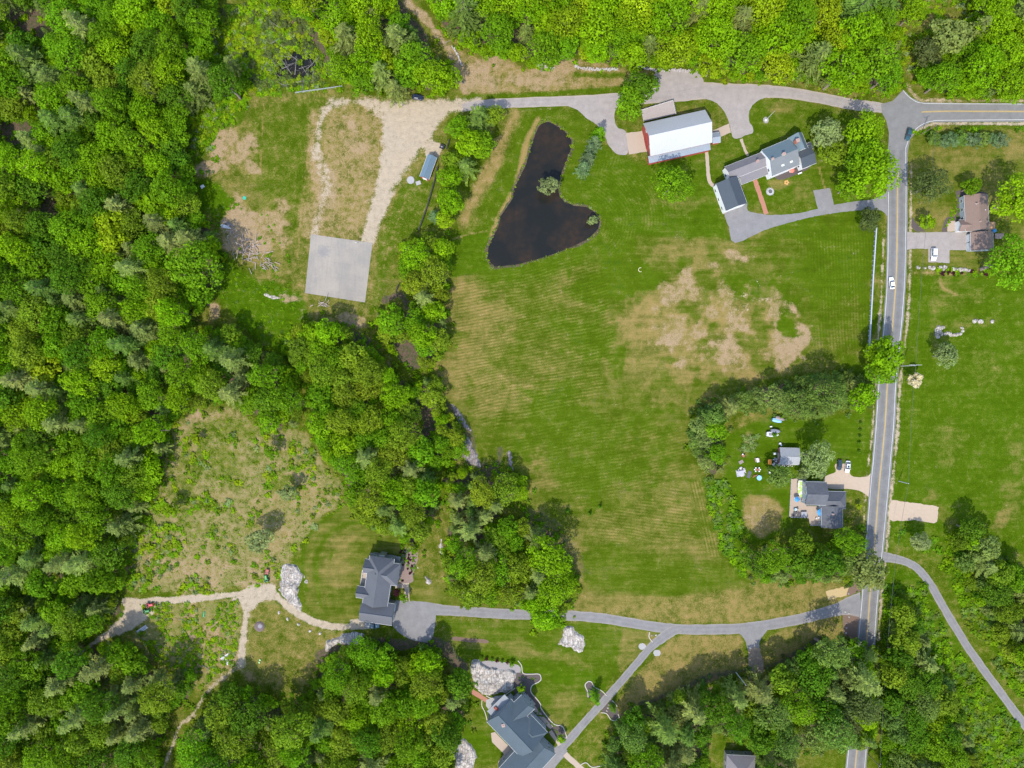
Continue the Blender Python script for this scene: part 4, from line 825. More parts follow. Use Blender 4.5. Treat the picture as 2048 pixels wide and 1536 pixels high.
def mass(name, items, label, cat):
    Vs = []; Fs = []; Ls = []; Ts = []; o = 0
    for (px, py, rpx, k, tint, *tl) in items:
        V, F, L = ARR[k][nprng.randint(len(ARR[k]))]; r = rpx * S; tall = tl[1] if len(tl) > 1 else nprng.uniform(.65, 1.1)
        x, y = P(px, py, ZMID[k] * r * tall * .92); a = nprng.uniform(0, 6.28); c, s_ = math.cos(a), math.sin(a)
        W_ = np.stack([(V[:, 0] * c - V[:, 1] * s_) * r + x, (V[:, 0] * s_ + V[:, 1] * c) * r + y, V[:, 2] * r * tall - (0 if k != 'u' else 0)], -1)
        if len(tl) > 2: W_[:, 2] -= tl[2] * r * tall
        t0 = np.array(TINT[tint]) * nprng.uniform(.82, 1.15); t0 = t0 * np.array([1 + nprng.uniform(-.1, .1), 1, 1])
        Vs.append(W_); Fs.append(F + o); o += len(V); Ls.append(L); Ts.append(np.tile(t0, (len(F), 1)))
    me = mesh_np(name, np.concatenate(Vs), np.concatenate(Fs), [LEAF_S]); at = me.attributes.new('leaf', 'FLOAT', 'FACE'); at.data.foreach_set('value', np.concatenate(Ls).astype(np.float32))
    at = me.attributes.new('tint', 'FLOAT_VECTOR', 'FACE'); at.data.foreach_set('vector', np.concatenate(Ts).astype(np.float32).ravel())
    ob = link(name, me); tag(ob, label, cat, kind='stuff'); return ob
mass('woodland', rest + out, 'the smaller trees filling the woods between the larger crowns', 'woodland')
print('TREES', len(SINGLES), 'cand', len(cand), 'broad', nb, 'pine', npn, 'mass', len(rest) + len(out))

# ---- undergrowth and scrub as one mass
BU = [broad_arrays(500 + i, 7, 9, .24, .6) for i in range(6)]
for i, (V, F, L) in enumerate(BU): V[:, 2] = (V[:, 2] - 2.1) * .8 + .45
ARR['u'] = BU; ZMID['u'] = .3
und = []
def scatter(poly, n, r0, r1, tints, clump=.5, seed=5):
    xs = [p[0] for p in poly]; ys = [p[1] for p in poly]; X = nprng.uniform(min(xs), max(xs), n); Y = nprng.uniform(min(ys), max(ys), n)
    D = sdf(poly, X, Y); cl = vnoise(X, Y, 26, seed)
    for i in range(n):
        if D[i] < 0 and cl[i] > clump and nprng.rand() < .85: und.append((X[i], Y[i], nprng.uniform(r0, r1), 'u', tints[nprng.randint(len(tints))], '', nprng.uniform(.3, .8)))
BRT = ['bright', 'yellow', 'mid', 'yellow', 'pale', 'olive', 'bright']
scatter([(345,845),(470,812),(520,850),(600,860),(650,930),(690,970),(690,1020),(640,1045),(600,1100),(545,1170),(420,1190),(255,1185),(255,1110),(290,1030),(325,960)], 1900, 1.2, 7, ['olive', 'yellow', 'pale', 'bright', 'olive', 'mid'], .56)
scatter([(345,845),(470,812),(600,860),(650,930),(690,1000),(640,1045),(600,1100),(545,1170),(420,1190),(255,1185),(290,1030)], 2600, .6, 1.8, ['olive', 'yellow', 'pale', 'bright'], .3, 41)
scatter([(255,1010),(330,1000),(380,1150),(420,1190),(260,1180)], 300, 4, 9, BRT, .4, 6)
scatter([(280,1205),(420,1205),(480,1200),(470,1330),(395,1380),(330,1340),(265,1260)], 1500, 1.2, 4.6, BRT, .38, 7)
scatter([(400,110),(540,100),(560,190),(490,200),(430,215),(385,260),(376,240)], 900, 2, 7, BRT, .3, 8)
scatter([(430,-20),(560,-20),(600,100),(540,110),(540,190),(420,120)], 1500, 2, 8, BRT + ['olive', 'dusk'], .35, 9)
scatter([(505,60),(560,20),(630,40),(645,90),(620,100),(560,105),(535,150),(548,178),(505,185),(490,120)], 420, 3, 10, ['olive', 'dusk', 'dusk', 'rust', 'soft', 'dusk'], .2, 31)
scatter(SWAMP, 90, 2, 7, ['dusk', 'olive', 'dusk'], .45, 32)
for _ in range(170):
    j = nprng.randint(len(SWAMP)); a = SWAMP[j]; b = SWAMP[(j + 1) % len(SWAMP)]; t_ = nprng.rand(); und.append((a[0] + (b[0] - a[0]) * t_ + nprng.randn() * 5, a[1] + (b[1] - a[1]) * t_ + nprng.randn() * 5, nprng.uniform(2, 7), 'u', ['olive', 'dusk', 'rust', 'soft'][nprng.randint(4)], '', .6))
scatter([(372,235),(440,215),(500,195),(490,240),(430,262),(430,300),(445,340),(400,350),(385,340)], 700, 1.5, 6, BRT + ['mid', 'mid'], .3, 33)
scatter([(395,355),(440,365),(470,400),(440,430),(440,520),(500,560),(600,600),(600,650),(540,690),(470,640),(430,590)], 900, .8, 3.4, ['mid', 'bright', 'mid', 'soft'], .35, 34)
scatter([(860,940),(960,930),(1060,1000),(1110,1050),(1100,1060),(1020,1040),(930,1000)], 160, 1.5, 5, ['dusk', 'rust', 'mid'], .3, 35)
scatter([(500,180),(660,165),(690,180),(640,182),(520,192)], 160, 3, 6, BRT, .2, 10)
scatter([(1405,960),(1450,960),(1480,1040),(1490,1100),(1500,1165),(1470,1150),(1440,1090),(1420,1020)], 420, 3, 9, ['bright', 'mid', 'deep', 'soft'], .25, 12)
scatter([(1775,1050),(1870,1080),(1960,1100),(2060,1200),(2060,1300),(1960,1260),(1900,1150),(1850,1120),(1790,1090)], 500, 3, 9, ['mid', 'bright', 'soft', 'deep'], .4, 13)
scatter([(1768,1170),(1850,1165),(1900,1290),(2060,1470),(2060,1560),(1765,1560)], 1500, 3, 8, ['mid', 'bright', 'deep', 'soft'], .3, 14)
scatter([(1800,-20),(1945,-20),(1935,60),(1900,110),(1850,140),(1815,150),(1802,60)], 350, 3, 8, BRT + ['rust', 'olive'], .45, 15)
scatter([(1822,262),(1870,255),(2060,250),(2060,262),(1880,266),(1840,272)], 220, 2, 5, ['mid', 'bright', 'deep'], .3, 16)
scatter([(1825,535),(1985,540),(1985,552),(1825,548)], 150, 2, 5, ['mid', 'deep', 'purple', 'bright'], .3, 17)
scatter([(430,380),(560,440),(600,600),(560,700),(470,640),(430,540)], 350, 1.5, 4, ['mid', 'bright'], .5, 18)
scatter([(800,1095),(835,1095),(826,1165),(800,1165)], 160, 1.2, 3, ['mid', 'purple', 'blue', 'bright'], .2, 19)
scatter([(1050,1405),(1064,1400),(1122,1460),(1108,1470)], 120, 1.4, 2.6, ['deep', 'mid'], .1, 19)
scatter([(1032,1350),(1078,1350),(1066,1372),(1082,1420),(1040,1380)], 50, 1, 2, ['deep', 'mid'], .1, 20)
scatter([(1912,386),(1930,386),(1918,438),(1886,460),(1895,436)], 90, 1.4, 3, ['mid', 'bright'], .1, 21)
scatter([(1480,870),(1520,870),(1510,905),(1480,900)], 60, 2, 5, ['soft', 'pale'], .2, 22)
scatter([(1085,240),(1150,280),(1140,330),(1125,345),(1135,300),(1110,255)], 45, 2.5, 5, ['olive', 'rust', 'pale'], .2, 23)
for _ in range(260):                                # reeds and weeds round the pond
    j = nprng.randint(len(POND)); a = POND[j]; b = POND[(j + 1) % len(POND)]; t_ = nprng.rand()
    und.append((a[0] + (b[0] - a[0]) * t_ + nprng.randn() * 1.5, a[1] + (b[1] - a[1]) * t_ + nprng.randn() * 1.5, nprng.uniform(1, 2.4), 'u', ['olive', 'rust', 'pale', 'dusk'][nprng.randint(4)], '', .6))
for nm, (poly, rm, con, pal) in WOODS.items():      # saplings under and at the edge of the woods
    n = len(poly)
    for j in range(n):
        a, b = poly[j], poly[(j + 1) % n]; L_ = math.hypot(b[0] - a[0], b[1] - a[1])
        for q in range(int(L_ / 7)):
            t_ = nprng.rand(); x = a[0] + (b[0] - a[0]) * t_ + nprng.randn() * 7; y = a[1] + (b[1] - a[1]) * t_ + nprng.randn() * 7
            if -40 < x < 2088 and -40 < y < 1576 and nprng.rand() < .7 and all(inside(c, x, y) > 2 for c in CLEAR[1:6]): und.append((x, y, nprng.uniform(2, 6.5), 'u', PAL[pal][nprng.randint(len(PAL[pal]))], '', nprng.uniform(.6, 1.2)))
for nm in ('west', 'southwest', 'middle', 'centre', 'south', 'south east', 'drive wedge', 'east edge', 'north'):
    poly = WOODS[nm][0]; scatter(poly, int(abs(sum(poly[i][0] * poly[(i + 1) % len(poly)][1] - poly[(i + 1) % len(poly)][0] * poly[i][1] for i in range(len(poly)))) / 2 / 260), 4, 9, PAL[WOODS[nm][3]] + ['deep'], .3, 30)
scatter([(1865,1075),(1900,1070),(1960,1090),(2060,1190),(2060,1420),(1990,1330),(1930,1240),(1900,1160)], 900, 3, 9, ['mid', 'bright', 'soft', 'olive', 'mid'], .25, 42)
scatter([(1815,1180),(1870,1230),(1920,1310),(1985,1400),(2050,1490),(2050,1545),(1960,1540),(1930,1440),(1870,1320),(1830,1240)], 600, 3, 8, ['mid', 'bright', 'soft', 'olive'], .25, 43)
mass('undergrowth', und, 'low scrub, weeds and saplings along the edges of woods and clearings', 'undergrowth')
print('UNDER', len(und))

# ---- dead and fallen trees of the swamp and clearings
def dead_mesh(seed):
    rs = random.Random(seed); b = MB(); b.tube((0, 0, 0), (0, 0, 6.5), .13, .03, 6)
    for i in range(9):
        z = rs.uniform(1.5, 6); a = rs.uniform(0, 6.28); l = (7 - z) * .3 + .3; b.tube((0, 0, z), (math.cos(a) * l, math.sin(a) * l, z + rs.uniform(-.1, .5)), .035, .012, 4)
    me = bpy.data.meshes.new('dead_trunk'); me.from_pydata(b.v, [], b.f); me.materials.append(DEADW); return me
DM = [dead_mesh(i) for i in range(4)]
dl = [(560,140),(575,130),(590,150),(600,125),(612,140),(620,118),(585,115),(545,120),(630,130),(555,165),(570,158),(540,145),(608,160),(525,118),(598,138),(640,112),(530,95),(520,140),(535,165),(580,175),(600,170),(565,60),(548,80),(625,150),(615,120),(570,118),(583,148),(555,150),(604,133),(590,165)]
for i, (x, y) in enumerate(dl + [(548,112),(335,1105),(270,1080),(405,1330),(372,1240),(515,1085),(888,88),(1480,1105)]):
    a = rnd.uniform(0, 6.28); lean = rnd.uniform(1.15, 1.5) if i < 31 else 1.5
    o = link('dead_tree', DM[i % 4]); o.location = (*P(x, y), .15); o.rotation_euler = (lean, 0, a); k = rnd.uniform(.55, 1.15); o.scale = (k, k, k)
    m_, dr, nm = where(x, y)
    tag(o, ('bare grey dead tree in the swamp water' if i < 31 else f"fallen grey dead trunk {m_} m {dr} of {nm}"), 'dead tree', 'dead trees in the swamp' if i < 31 else 'fallen trunks')
# ------------------------------------------------------------------ buildings
GLASS = mat('window_glass', (.03, .04, .05), .12, .6, var=.05)
TRIM = mat('white_trim', (.50, .50, .49), .6, var=.05)
def window_on(root, cx, cy, z, w, h, nx, ny, m=TRIM, name='window'):
    """a framed window standing 3 cm proud of a wall at (cx, cy) whose outward normal is (nx, ny)"""
    tx, ty = -ny, nx; b = MB(); rz = math.atan2(ty, tx)
    def bar(u, v, su, sv, d, mi): b.box(cx + tx * u + nx * d / 2, cy + ty * u + ny * d / 2, z + v - sv / 2, su, d, sv, rz, mi)
    bar(0, 0, w, h, .03, 1)
    for s_ in (-1, 1): bar(s_ * (w / 2 + .05), 0, .1, h + .2, .07, 0); bar(0, s_ * (h / 2 + .05), w, .1, .07, 0)
    bar(0, 0, w, .05, .05, 0)
    return b.build(name, [m, GLASS], root)

class House:
    def __init__(s, name, label, cat, px, py, ze=3):
        x, y = P(px, py, ze); s.x, s.y = x, y; s.root = empty(name, (x, y, 0)); tag(s.root, label, cat); s.n = 0
    def block(s, px, py, L, Wd, ang, ze, zr, wall, roof, hip=0, ov=.28, win=(3, 2), z0=-.3, gh=1, rib=0, rtype='gable', th=.22, doors=()):
        """rectangle given in survey pixels at eave height; ridge along L"""
        s.n += 1; e = s.n * .011
        x, y = P(px, py, ze); x -= s.x; y -= s.y; k = S * (H - ze) / H; L *= k; Wd *= k; a = R(ang); c, n = math.cos(a), math.sin(a)
        l, w = L / 2 - ov, Wd / 2 - ov; ze += e; zr += e
        T = lambda u, v, z: (x + u * c - v * n, y + u * n + v * c, z)
        b = MB(); slope = (zr - ze) / (Wd / 2)
        if rtype == 'gable' and not hip:
            za = ze - .12 + slope * ov; zp = zr - .12
            V = [T(-l, -w, z0), T(l, -w, z0), T(l, w, z0), T(-l, w, z0), T(-l, -w, za), T(l, -w, za), T(l, w, za), T(-l, w, za), T(-l, 0, zp), T(l, 0, zp)]
            b.add(V, [(0, 1, 5, 4), (2, 3, 7, 6), (1, 2, 6, 9, 5), (3, 0, 4, 8, 7)])
        else: 
            b.add([T(-l, -w, z0), T(l, -w, z0), T(l, w, z0), T(-l, w, z0), T(-l, -w, ze), T(l, -w, ze), T(l, w, ze), T(-l, w, ze)], [(0, 1, 5, 4), (1, 2, 6, 5), (2, 3, 7, 6), (3, 0, 4, 7)])
        b.build('wall', wall, s.root)
        rb = MB(); l2, w2 = L / 2, Wd / 2
        if rtype == 'gable':
            h1 = hip * w2 if hip in (1, 2, 3) else 0
            hl = w2 if hip in (1, 2) else 0; hr = w2 if hip in (1, 3) else 0   # 1 both ends, 2 left only, 3 right only
            A, B_, C_, D = T(-l2, -w2, ze), T(l2, -w2, ze), T(l2, w2, ze), T(-l2, w2, ze); Rl, Rr = T(-l2 + hl, 0, zr), T(l2 - hr, 0, zr)
            top = [A, B_, C_, D, Rl, Rr]; bot = [(p[0], p[1], p[2] - th) for p in top]
            fs = [(0, 1, 5, 4), (2, 3, 4, 5), (1, 2, 5), (3, 0, 4)]
            if not hl: fs.remove((3, 0, 4))
            if not hr: fs.remove((1, 2, 5))
            V = top + bot; F = list(fs) + [tuple(i + 6 for i in f[::-1]) for f in fs]
            F += [(1, 0, 6, 7), (3, 2, 8, 9)]
            F += [(2, 1, 7, 8)] if hr else [(5, 1, 7, 11), (2, 5, 11, 8)]
            F += [(0, 3, 9, 6)] if hl else [(4, 10, 6, 0), (3, 9, 10, 4)]
            rb.add(V, F)
            if rib:
                nr = int(L / rib)
                for i in range(nr + 1):
                    u = -l2 + .05 + i * (L - .1) / nr
                    for sg in (-1, 1):
                        if hip: continue
                        q0 = T(u - .03, sg * w2, ze); q1 = T(u + .03, sg * w2, ze); q2 = T(u + .03, 0, zr); q3 = T(u - .03, 0, zr)
                        q = [q0, q1, q2, q3] if sg < 0 else [q1, q0, q3, q2]
                        rb.slab([(p[0], p[1], p[2] + .05) for p in q], .06)
            # ridge cap
            rb.tube(T(-l2 + hl + .02, 0, zr + .01), T(l2 - hr - .02, 0, zr + .01), .09, n=6)
        elif rtype == 'lean':       # high along +v
            rb.slab([T(-l2, -w2, ze), T(l2, -w2, ze), T(l2, w2, zr), T(-l2, w2, zr)], th)
            if rib:
                nr = int(L / rib)
                for i in range(nr + 1):
                    u = -l2 + .05 + i * (L - .1) / nr; rb.slab([T(u - .03, -w2, ze + .05), T(u + .03, -w2, ze + .05), T(u + .03, w2, zr + .05), T(u - .03, w2, zr + .05)], .06)
        rb.build('roof', roof, s.root)
        if roof is not M_METAL and rtype == 'gable':
            gb = MB()
            for sg in (-1, 1): gb = MB(); gb.tube(T(-l2, sg * (w2 + .06), ze - .1), T(l2, sg * (w2 + .06), ze - .1), .06, n=6); gb.build('gutter', TRIM, s.root)
        nl, nw = win
        for sg in (-1, 1):
            for i in range(nl):
                u = (i + .5) / nl * 2 * l - l; p = T(u, sg * w, 0)
                zz = [1.5] if ze < 5 else [1.5, 4.4]
                for z in zz: window_on(s.root, p[0], p[1], z, 1.0, 1.3, -n * sg, c * sg)
            if not (rtype == 'lean'):
                for i in range(nw):
                    v = (i + .5) / nw * 2 * w - w; p = T(sg * l, v, 0)
                    zz = [1.5] if ze < 5 else [1.5, 4.4]
                    for z in zz: window_on(s.root, p[0], p[1], z, .95, 1.3, c * sg, n * sg)
        s.T = T; s.l, s.w, s.ze, s.zr = l, w, ze, zr
        return T
    def part(s, name, mb, m): return mb.build(name, m, s.root)
    def chimney(s, px, py, z0, z1, m, sz=.8, cap=True):
        x, y = P(px, py, (z0 + z1) / 2); x -= s.x; y -= s.y; b = MB(); b.box(x, y, z0, sz, sz, z1 - z0, .3); o = b.build('chimney', m, s.root)
        if cap: c = MB(); c.box(x, y, z1 + .003, sz * 1.2, sz * 1.2, .12, .3); c.tube((x, y, z1 + .12), (x, y, z1 + .4), .16, n=8); c.build('chimney_cap', mat('flue_clay', (.3, .2, .17)), o)
    def door(s, u, v, nx, ny, w, h, m, T=None, name='door', z=0):
        p = (T or s.T)(u, v, 0); tx, ty = -ny, nx; b = MB(); rz = math.atan2(ty, tx); b.box(p[0] + nx * .04, p[1] + ny * .04, z, w, .08, h, rz); d = b.build(name, m, s.root)
        hb = MB(); hb.box(p[0] + nx * .11 + tx * w * .35, p[1] + ny * .11 + ty * w * .35, z + h * .45, .12, .05, .12, rz); hb.build('handle', mat('dark_metal', (.04, .04, .045), .4), d)
def slabpx(root, ox, oy, q, th, m, name):
    b = MB(); b.slab([(P(a, c, z)[0] - ox, P(a, c, z)[1] - oy, z) for a, c, z in q], th); return b.build(name, m, root)

M_METAL = shingle('pale_metal_roof', (.37, .375, .38), .35, rows=.01, var=.05)
M_LEAN = shingle('grey_metal_roof', (.22, .25, .285), .4, rows=.01, var=.12)
M_RED = mat('barn_red', (.30, .05, .035), .8, var=.12, scale=.8)
M_WHITE = mat('white_clapboard', (.62, .62, .62), .7, var=.05)
SH_SLATE = shingle('slate_shingle', (.050, .062, .075)); SH_BLUE = shingle('bluegrey_shingle', (.105, .145, .165)); SH_GREY = shingle('grey_shingle', (.13, .14, .145)); SH_MID = shingle('charcoal_shingle', (.088, .092, .102))
SH_PALE = shingle('weathered_shingle', (.15, .14, .145)); SH_BROWN = shingle('brown_shingle', (.165, .115, .095)); SH_DARK = shingle('dark_arch_shingle', (.080, .084, .096), var=.42); SH_TEAL = shingle('teal_slate_shingle', (.058, .078, .092))

b = House('barn', 'red barn with a broad white metal roof beside the gravel lane', 'barn', 1355.5, 265.9, 5)
T = b.block(1355.5, 265.9, 127, 67.2, 12.5, 5, 9.3, M_RED, M_METAL, win=(5, 0), ov=.35, rib=.9)
b.door(-b.l, 0, -math.cos(R(12.5)), -math.sin(R(12.5)), 4.0, 3.6, mat('barn_door_red', (.27, .035, .03)), name='sliding_door')
b.door(-b.l, -4, -math.cos(R(12.5)), -math.sin(R(12.5)), 1.6, 2.4, GLASS, name='opening')
for v in (-3, 3): p = T(-b.l, v, 0); window_on(b.root, p[0], p[1], 5.6, .9, 1.1, -math.cos(R(12.5)), -math.sin(R(12.5)))
b.block(1358.5, 306.5, 126, 13.5, 12.5, 2.6, 3.3, M_RED, M_LEAN, rtype='lean', win=(0, 0), ov=.12, rib=.6)
b.block(1432, 275.5, 16, 20, 8, 2.5, 3.4, M_RED, M_LEAN, rtype='gable', win=(0, 1), ov=.2)
# plank ramp north of the barn
rp = empty('barn_ramp', (*P(1318, 222), 0)); tag(rp, 'grey plank ramp deck with a rail on the north side of the red barn', 'ramp')
ox, oy = P(1318, 222); pl = MB()
q = [(1287, 243), (1282, 220), (1346, 200), (1352, 228)]
for i in range(12):
    a, b2 = i / 12, (i + .93) / 12
    le = lambda p, r_, t: (p[0] + (r_[0] - p[0]) * t, p[1] + (r_[1] - p[1]) * t)
    c1, c2, c3, c4 = le(q[1], q[0], a), le(q[2], q[3], a), le(q[2], q[3], b2), le(q[1], q[0], b2)
    pl.slab([(P(*c, .9)[0] - ox, P(*c, .9)[1] - oy, .9) for c in (c4, c3, c2, c1)], .1)
pl.build('decking', mat('grey_planks', (.29, .25, .23), .9, var=.15, scale=2), rp)
sk = MB()
for (a1, a2), (b1, b2) in ((q[1], q[2]), (q[2], q[3]), (q[0], q[1])):
    A = P(a1, a2); B_ = P(b1, b2); A = (A[0] - ox, A[1] - oy); B_ = (B_[0] - ox, B_[1] - oy); L = math.hypot(B_[0] - A[0], B_[1] - A[1])
    sk.box((A[0] + B_[0]) / 2, (A[1] + B_[1]) / 2, 0, L * .98, .15, .8, math.atan2(B_[1] - A[1], B_[0] - A[0]))
sk.build('skirt', mat('dark_planks', (.10, .09, .085)), rp)
rl = MB()
for (a1, a2), (b1, b2) in ((q[1], q[2]), (q[2], q[3])):
    for i in range(8):
        x, y = P(a1 + (b1 - a1) * i / 7, a2 + (b2 - a2) * i / 7, .9); rl.tube((x - ox, y - oy, .9), (x - ox, y - oy, 1.9), .05, n=6)
    A = P(a1, a2, 1.9); B_ = P(b1, b2, 1.9); rl.tube((A[0] - ox, A[1] - oy, 1.9), (B_[0] - ox, B_[1] - oy, 1.9), .06, n=6); rl.tube((A[0] - ox, A[1] - oy, 1.4), (B_[0] - ox, B_[1] - oy, 1.4), .04, n=6)
rl.build('railing', mat('white_post', (.45, .44, .42)), rp)

f = House('farmhouse', 'white farmhouse with joined wings under slate and blue-grey roofs', 'house', 1561, 314, 5.5)
f.block(1561, 315, 59, 56, 22.5, 5.5, 8.9, M_WHITE, [SH_BLUE], win=(4, 2), ov=.12)
mainT = f.T; ml, mw, mz, mzr = f.l + .12, f.w + .12, f.ze, f.zr
# south slope carries greyer shingles
sb = MB(); sb.slab([mainT(-ml - .02, -mw - .02, mz + .01), mainT(ml + .02, -mw - .02, mz + .01), mainT(ml + .02, -.12, mzr - .05), mainT(-ml - .02, -.12, mzr - .05)], .04)
for v in sb.v[:0]: pass
sb.v = [(x, y, z + .06) for x, y, z in sb.v]; f.part('roof_slope', sb, SH_GREY)
for cx in (-1.0, 2.4):
    k = MB(); k.box(*mainT(cx, -2.9, 0)[:2], mz + 1.15, 1.1, 1.3, .45, R(22.5)); k.build('skylight', [TRIM], f.root)
f.block(1596, 286, 34, 30, -67.5, 5.4, 8.5, M_WHITE, SH_BLUE, win=(1, 1))
f.block(1617, 293, 15, 14, 22.5, 3.6, 4.1, M_WHITE, SH_SLATE, win=(1, 0))
f.block(1612, 314, 30, 38, 22.5, 4.3, 6.0, M_WHITE, SH_SLATE, win=(2, 2))
f.block(1496, 331, 90, 29, 21.5, 4.0, 6.0, M_WHITE, SH_PALE, win=(6, 1))
f.block(1509.5, 350, 60, 16, 21.5, 2.9, 3.7, M_WHITE, SH_PALE, rtype='lean', win=(5, 0), ov=.25)
f.block(1463, 387, 58, 45, -70, 4.8, 7.0, M_WHITE, SH_SLATE, win=(3, 0), ov=.15)
f.door(f.l, -2, math.cos(R(-70)), math.sin(R(-70)), 2.6, 2.3, TRIM, name='garage_door'); f.door(f.l, 2, math.cos(R(-70)), math.sin(R(-70)), 2.6, 2.3, TRIM, name='garage_door')
BRK = mat('chimney_brick', (.32, .12, .08), .9, var=.2, scale=4); CRM = mat('cream_chimney', (.42, .37, .32), .9, var=.15)
f.chimney(1566, 309.5, 7.6, 10.0, CRM, .9); f.chimney(1544, 319, 7.6, 9.8, CRM, .7); f.chimney(1514, 323, 5.0, 7.2, mat('pink_chimney', (.45, .28, .26)), .7); f.chimney(1593, 283, 7.0, 9.6, BRK, 1.1)

g = House('hip_roofed_house', 'large house with charcoal hipped and gabled roofs above the gravel track', 'house', 757, 1160, 6.5)
GR = mat('sage_siding', (.22, .22, .185), .8, var=.05)
g.block(757, 1162, 96, 50, -98.5, 6.5, 10.2, GR, SH_MID, hip=2, win=(6, 3))
g.T(0, 0, 0)
g.block(775, 1147, 46, 44, -8, 6.3, 9.6, GR, SH_MID, hip=3, win=(2, 2))
g.block(745, 1134, 34, 28, -8, 6.3, 8.8, GR, SH_MID, hip=0, win=(1, 2))
g.block(733, 1186, 40, 23, -8, 6.2, 8.2, GR, SH_MID, hip=0, win=(1, 1))
g.block(754, 1225, 66, 43, -8, 5.6, 8.3, GR, SH_MID, hip=0, win=(1, 0))
for v in (-2.3, 1.2): g.door(g.l, v, math.cos(R(-8)), math.sin(R(-8)), 2.7, 2.4, TRIM, name='garage_door')
tr = MB(); x, y = P(728, 1158, 3); tr.box(x - g.x, y - g.y, 2.8, 2.4, 6.6, .25, R(-8)); tr.build('deck', A_tan, g.root)
rr = MB()
for i in range(6): 
    x, y = P(725 - i * .9, 1140 + i * 7, 3.5); rr.tube((x - g.x, y - g.y, 0), (x - g.x, y - g.y, 4.0), .07, n=6)
x, y = P(725, 1140, 4); x2, y2 = P(720.5, 1175, 4); rr.tube((x - g.x, y - g.y, 4), (x2 - g.x, y2 - g.y, 4), .06, n=6); rr.build('railing', TRIM, g.root)
vt = MB(); x, y = P(765, 1112, 4); vt.box(x - g.x, y - g.y, 0, 2.2, 1.4, 5.6, R(-8)); vt.build('chimney', GR, g.root)
x, y = P(770, 1116, 3); dk = MB(); dk.box(x - g.x, y - g.y, 2.7, 11.5, 2.4, .22, R(-8)); dk.build('deck', mat('deck_grey', (.16, .16, .14)), g.root)

h = House('slate_roofed_house', 'rambling house under teal slate roofs at the end of the side drive', 'house', 1035, 1455, 6)
SG = mat('grey_siding', (.26, .27, .28), .8, var=.05)
h.block(1031, 1456, 98, 66, -46.5, 6, 10.2, SG, SH_TEAL, win=(5, 3))
h.block(1034, 1425, 62, 38, 43.5, 5.9, 9.0, SG, SH_TEAL, win=(2, 2), hip=0)
h.block(1062, 1462, 50, 44, -46.5, 5.7, 8.8, SG, SH_TEAL, win=(2, 2), hip=1)
h.block(1053, 1524, 104, 64, 47.5, 5.2, 8.8, SG, SH_TEAL, win=(3, 2))
for v in (-3.2, 0, 3.2): h.door(h.l * .0 + 2 + v * 1.1, -h.w, math.sin(R(47.5)), -math.cos(R(47.5)), 2.7, 2.4, TRIM, name='garage_door')
h.chimney(1006.5, 1449, 8.0, 9.6, TRIM, 1.0); x, y = P(997, 1412, 5.8); k = MB(); k.box(x - h.x, y - h.y, 5.4, 3, 9, .2, R(-46.5)); k.build('balcony', mat('balcony_grey', (.2, .21, .22)), h.root)
x, y = P(992, 1418, 6.2); k = MB(); k.box(x - h.x, y - h.y, 5.65, 1.5, 1.0, .5, R(-46.5)); k.build('planter', mat('terracotta', (.22, .06, .04)), h.root)

e = House('brown_roofed_house', 'single-storey house with brown shingle roofs and attached garage', 'house', 1953, 425, 3)
BL = mat('blue_grey_siding', (.28, .32, .34), .8, var=.04)
e.block(1953.5, 425, 71, 47, -87.5, 3.4, 5.3, BL, SH_BROWN, win=(4, 2), ov=.12); 
e.block(1936, 451, 36, 23, 1, 2.9, 4.3, M_WHITE, SH_BROWN, win=(0, 0))
e.block(1964, 482.5, 37, 45, -88.5, 3.1, 5.2, BL, SH_BROWN, win=(1, 1))
for u in (-1.6, 1.6): e.door(u, -e.w, -math.cos(R(1.5)), 0, 2.7, 2.2, TRIM, name='garage_door')
vm = mat('galvanised_vent', (.5, .5, .52), .4, metal=.2)
e.chimney(1953, 407.5, 4.4, 5.5, vm, .5); e.chimney(1959, 443, 4.4, 5.5, vm, .5); e.chimney(1970, 420, 3.8, 4.4, vm, .3, False)
k = MB(); x, y = P(1983, 453, .6); k.box(x - e.x, y - e.y, 0, 2.9, 3.6, .6); k.build('deck', mat('cedar_deck', (.38, .22, .12), .85, var=.2, scale=4), e.root)
k = MB(); x, y = P(1987, 462, .6); k.box(x - e.x, y - e.y, .6, 1.5, 1.3, .8, .4, top=.8); k.build('blue_cover', mat('blue_tarp', (.05, .22, .42), .5), e.root)
k = MB(); x, y = P(1999, 472, .4); k.box(x - e.x, y - e.y, 0, 3.3, 1.9, .45); k.build('deck', mat('old_deck', (.25, .18, .15), .9, var=.2, scale=4), e.root)

c_ = House('shingled_cottage', 'cottage with mottled dark shingle roofs close to the road', 'house', 1655, 1010, 3.4)
CB = mat('pale_blue_siding', (.27, .31, .33), .8, var=.06)
c_.block(1632, 987, 42, 46, -1, 5.2, 7.4, CB, SH_DARK, win=(2, 3)); 
c_.block(1667, 1000, 50, 34, -1, 3.4, 5.7, CB, SH_DARK, hip=3, win=(3, 1))
c_.block(1664, 1033, 44, 42, -89, 3.3, 5.4, CB, SH_DARK, win=(2, 2))
c_.chimney(1665, 1028, 4.8, 5.9, vm, .5); c_.chimney(1679, 996, 4.2, 4.9, vm, .35, False)

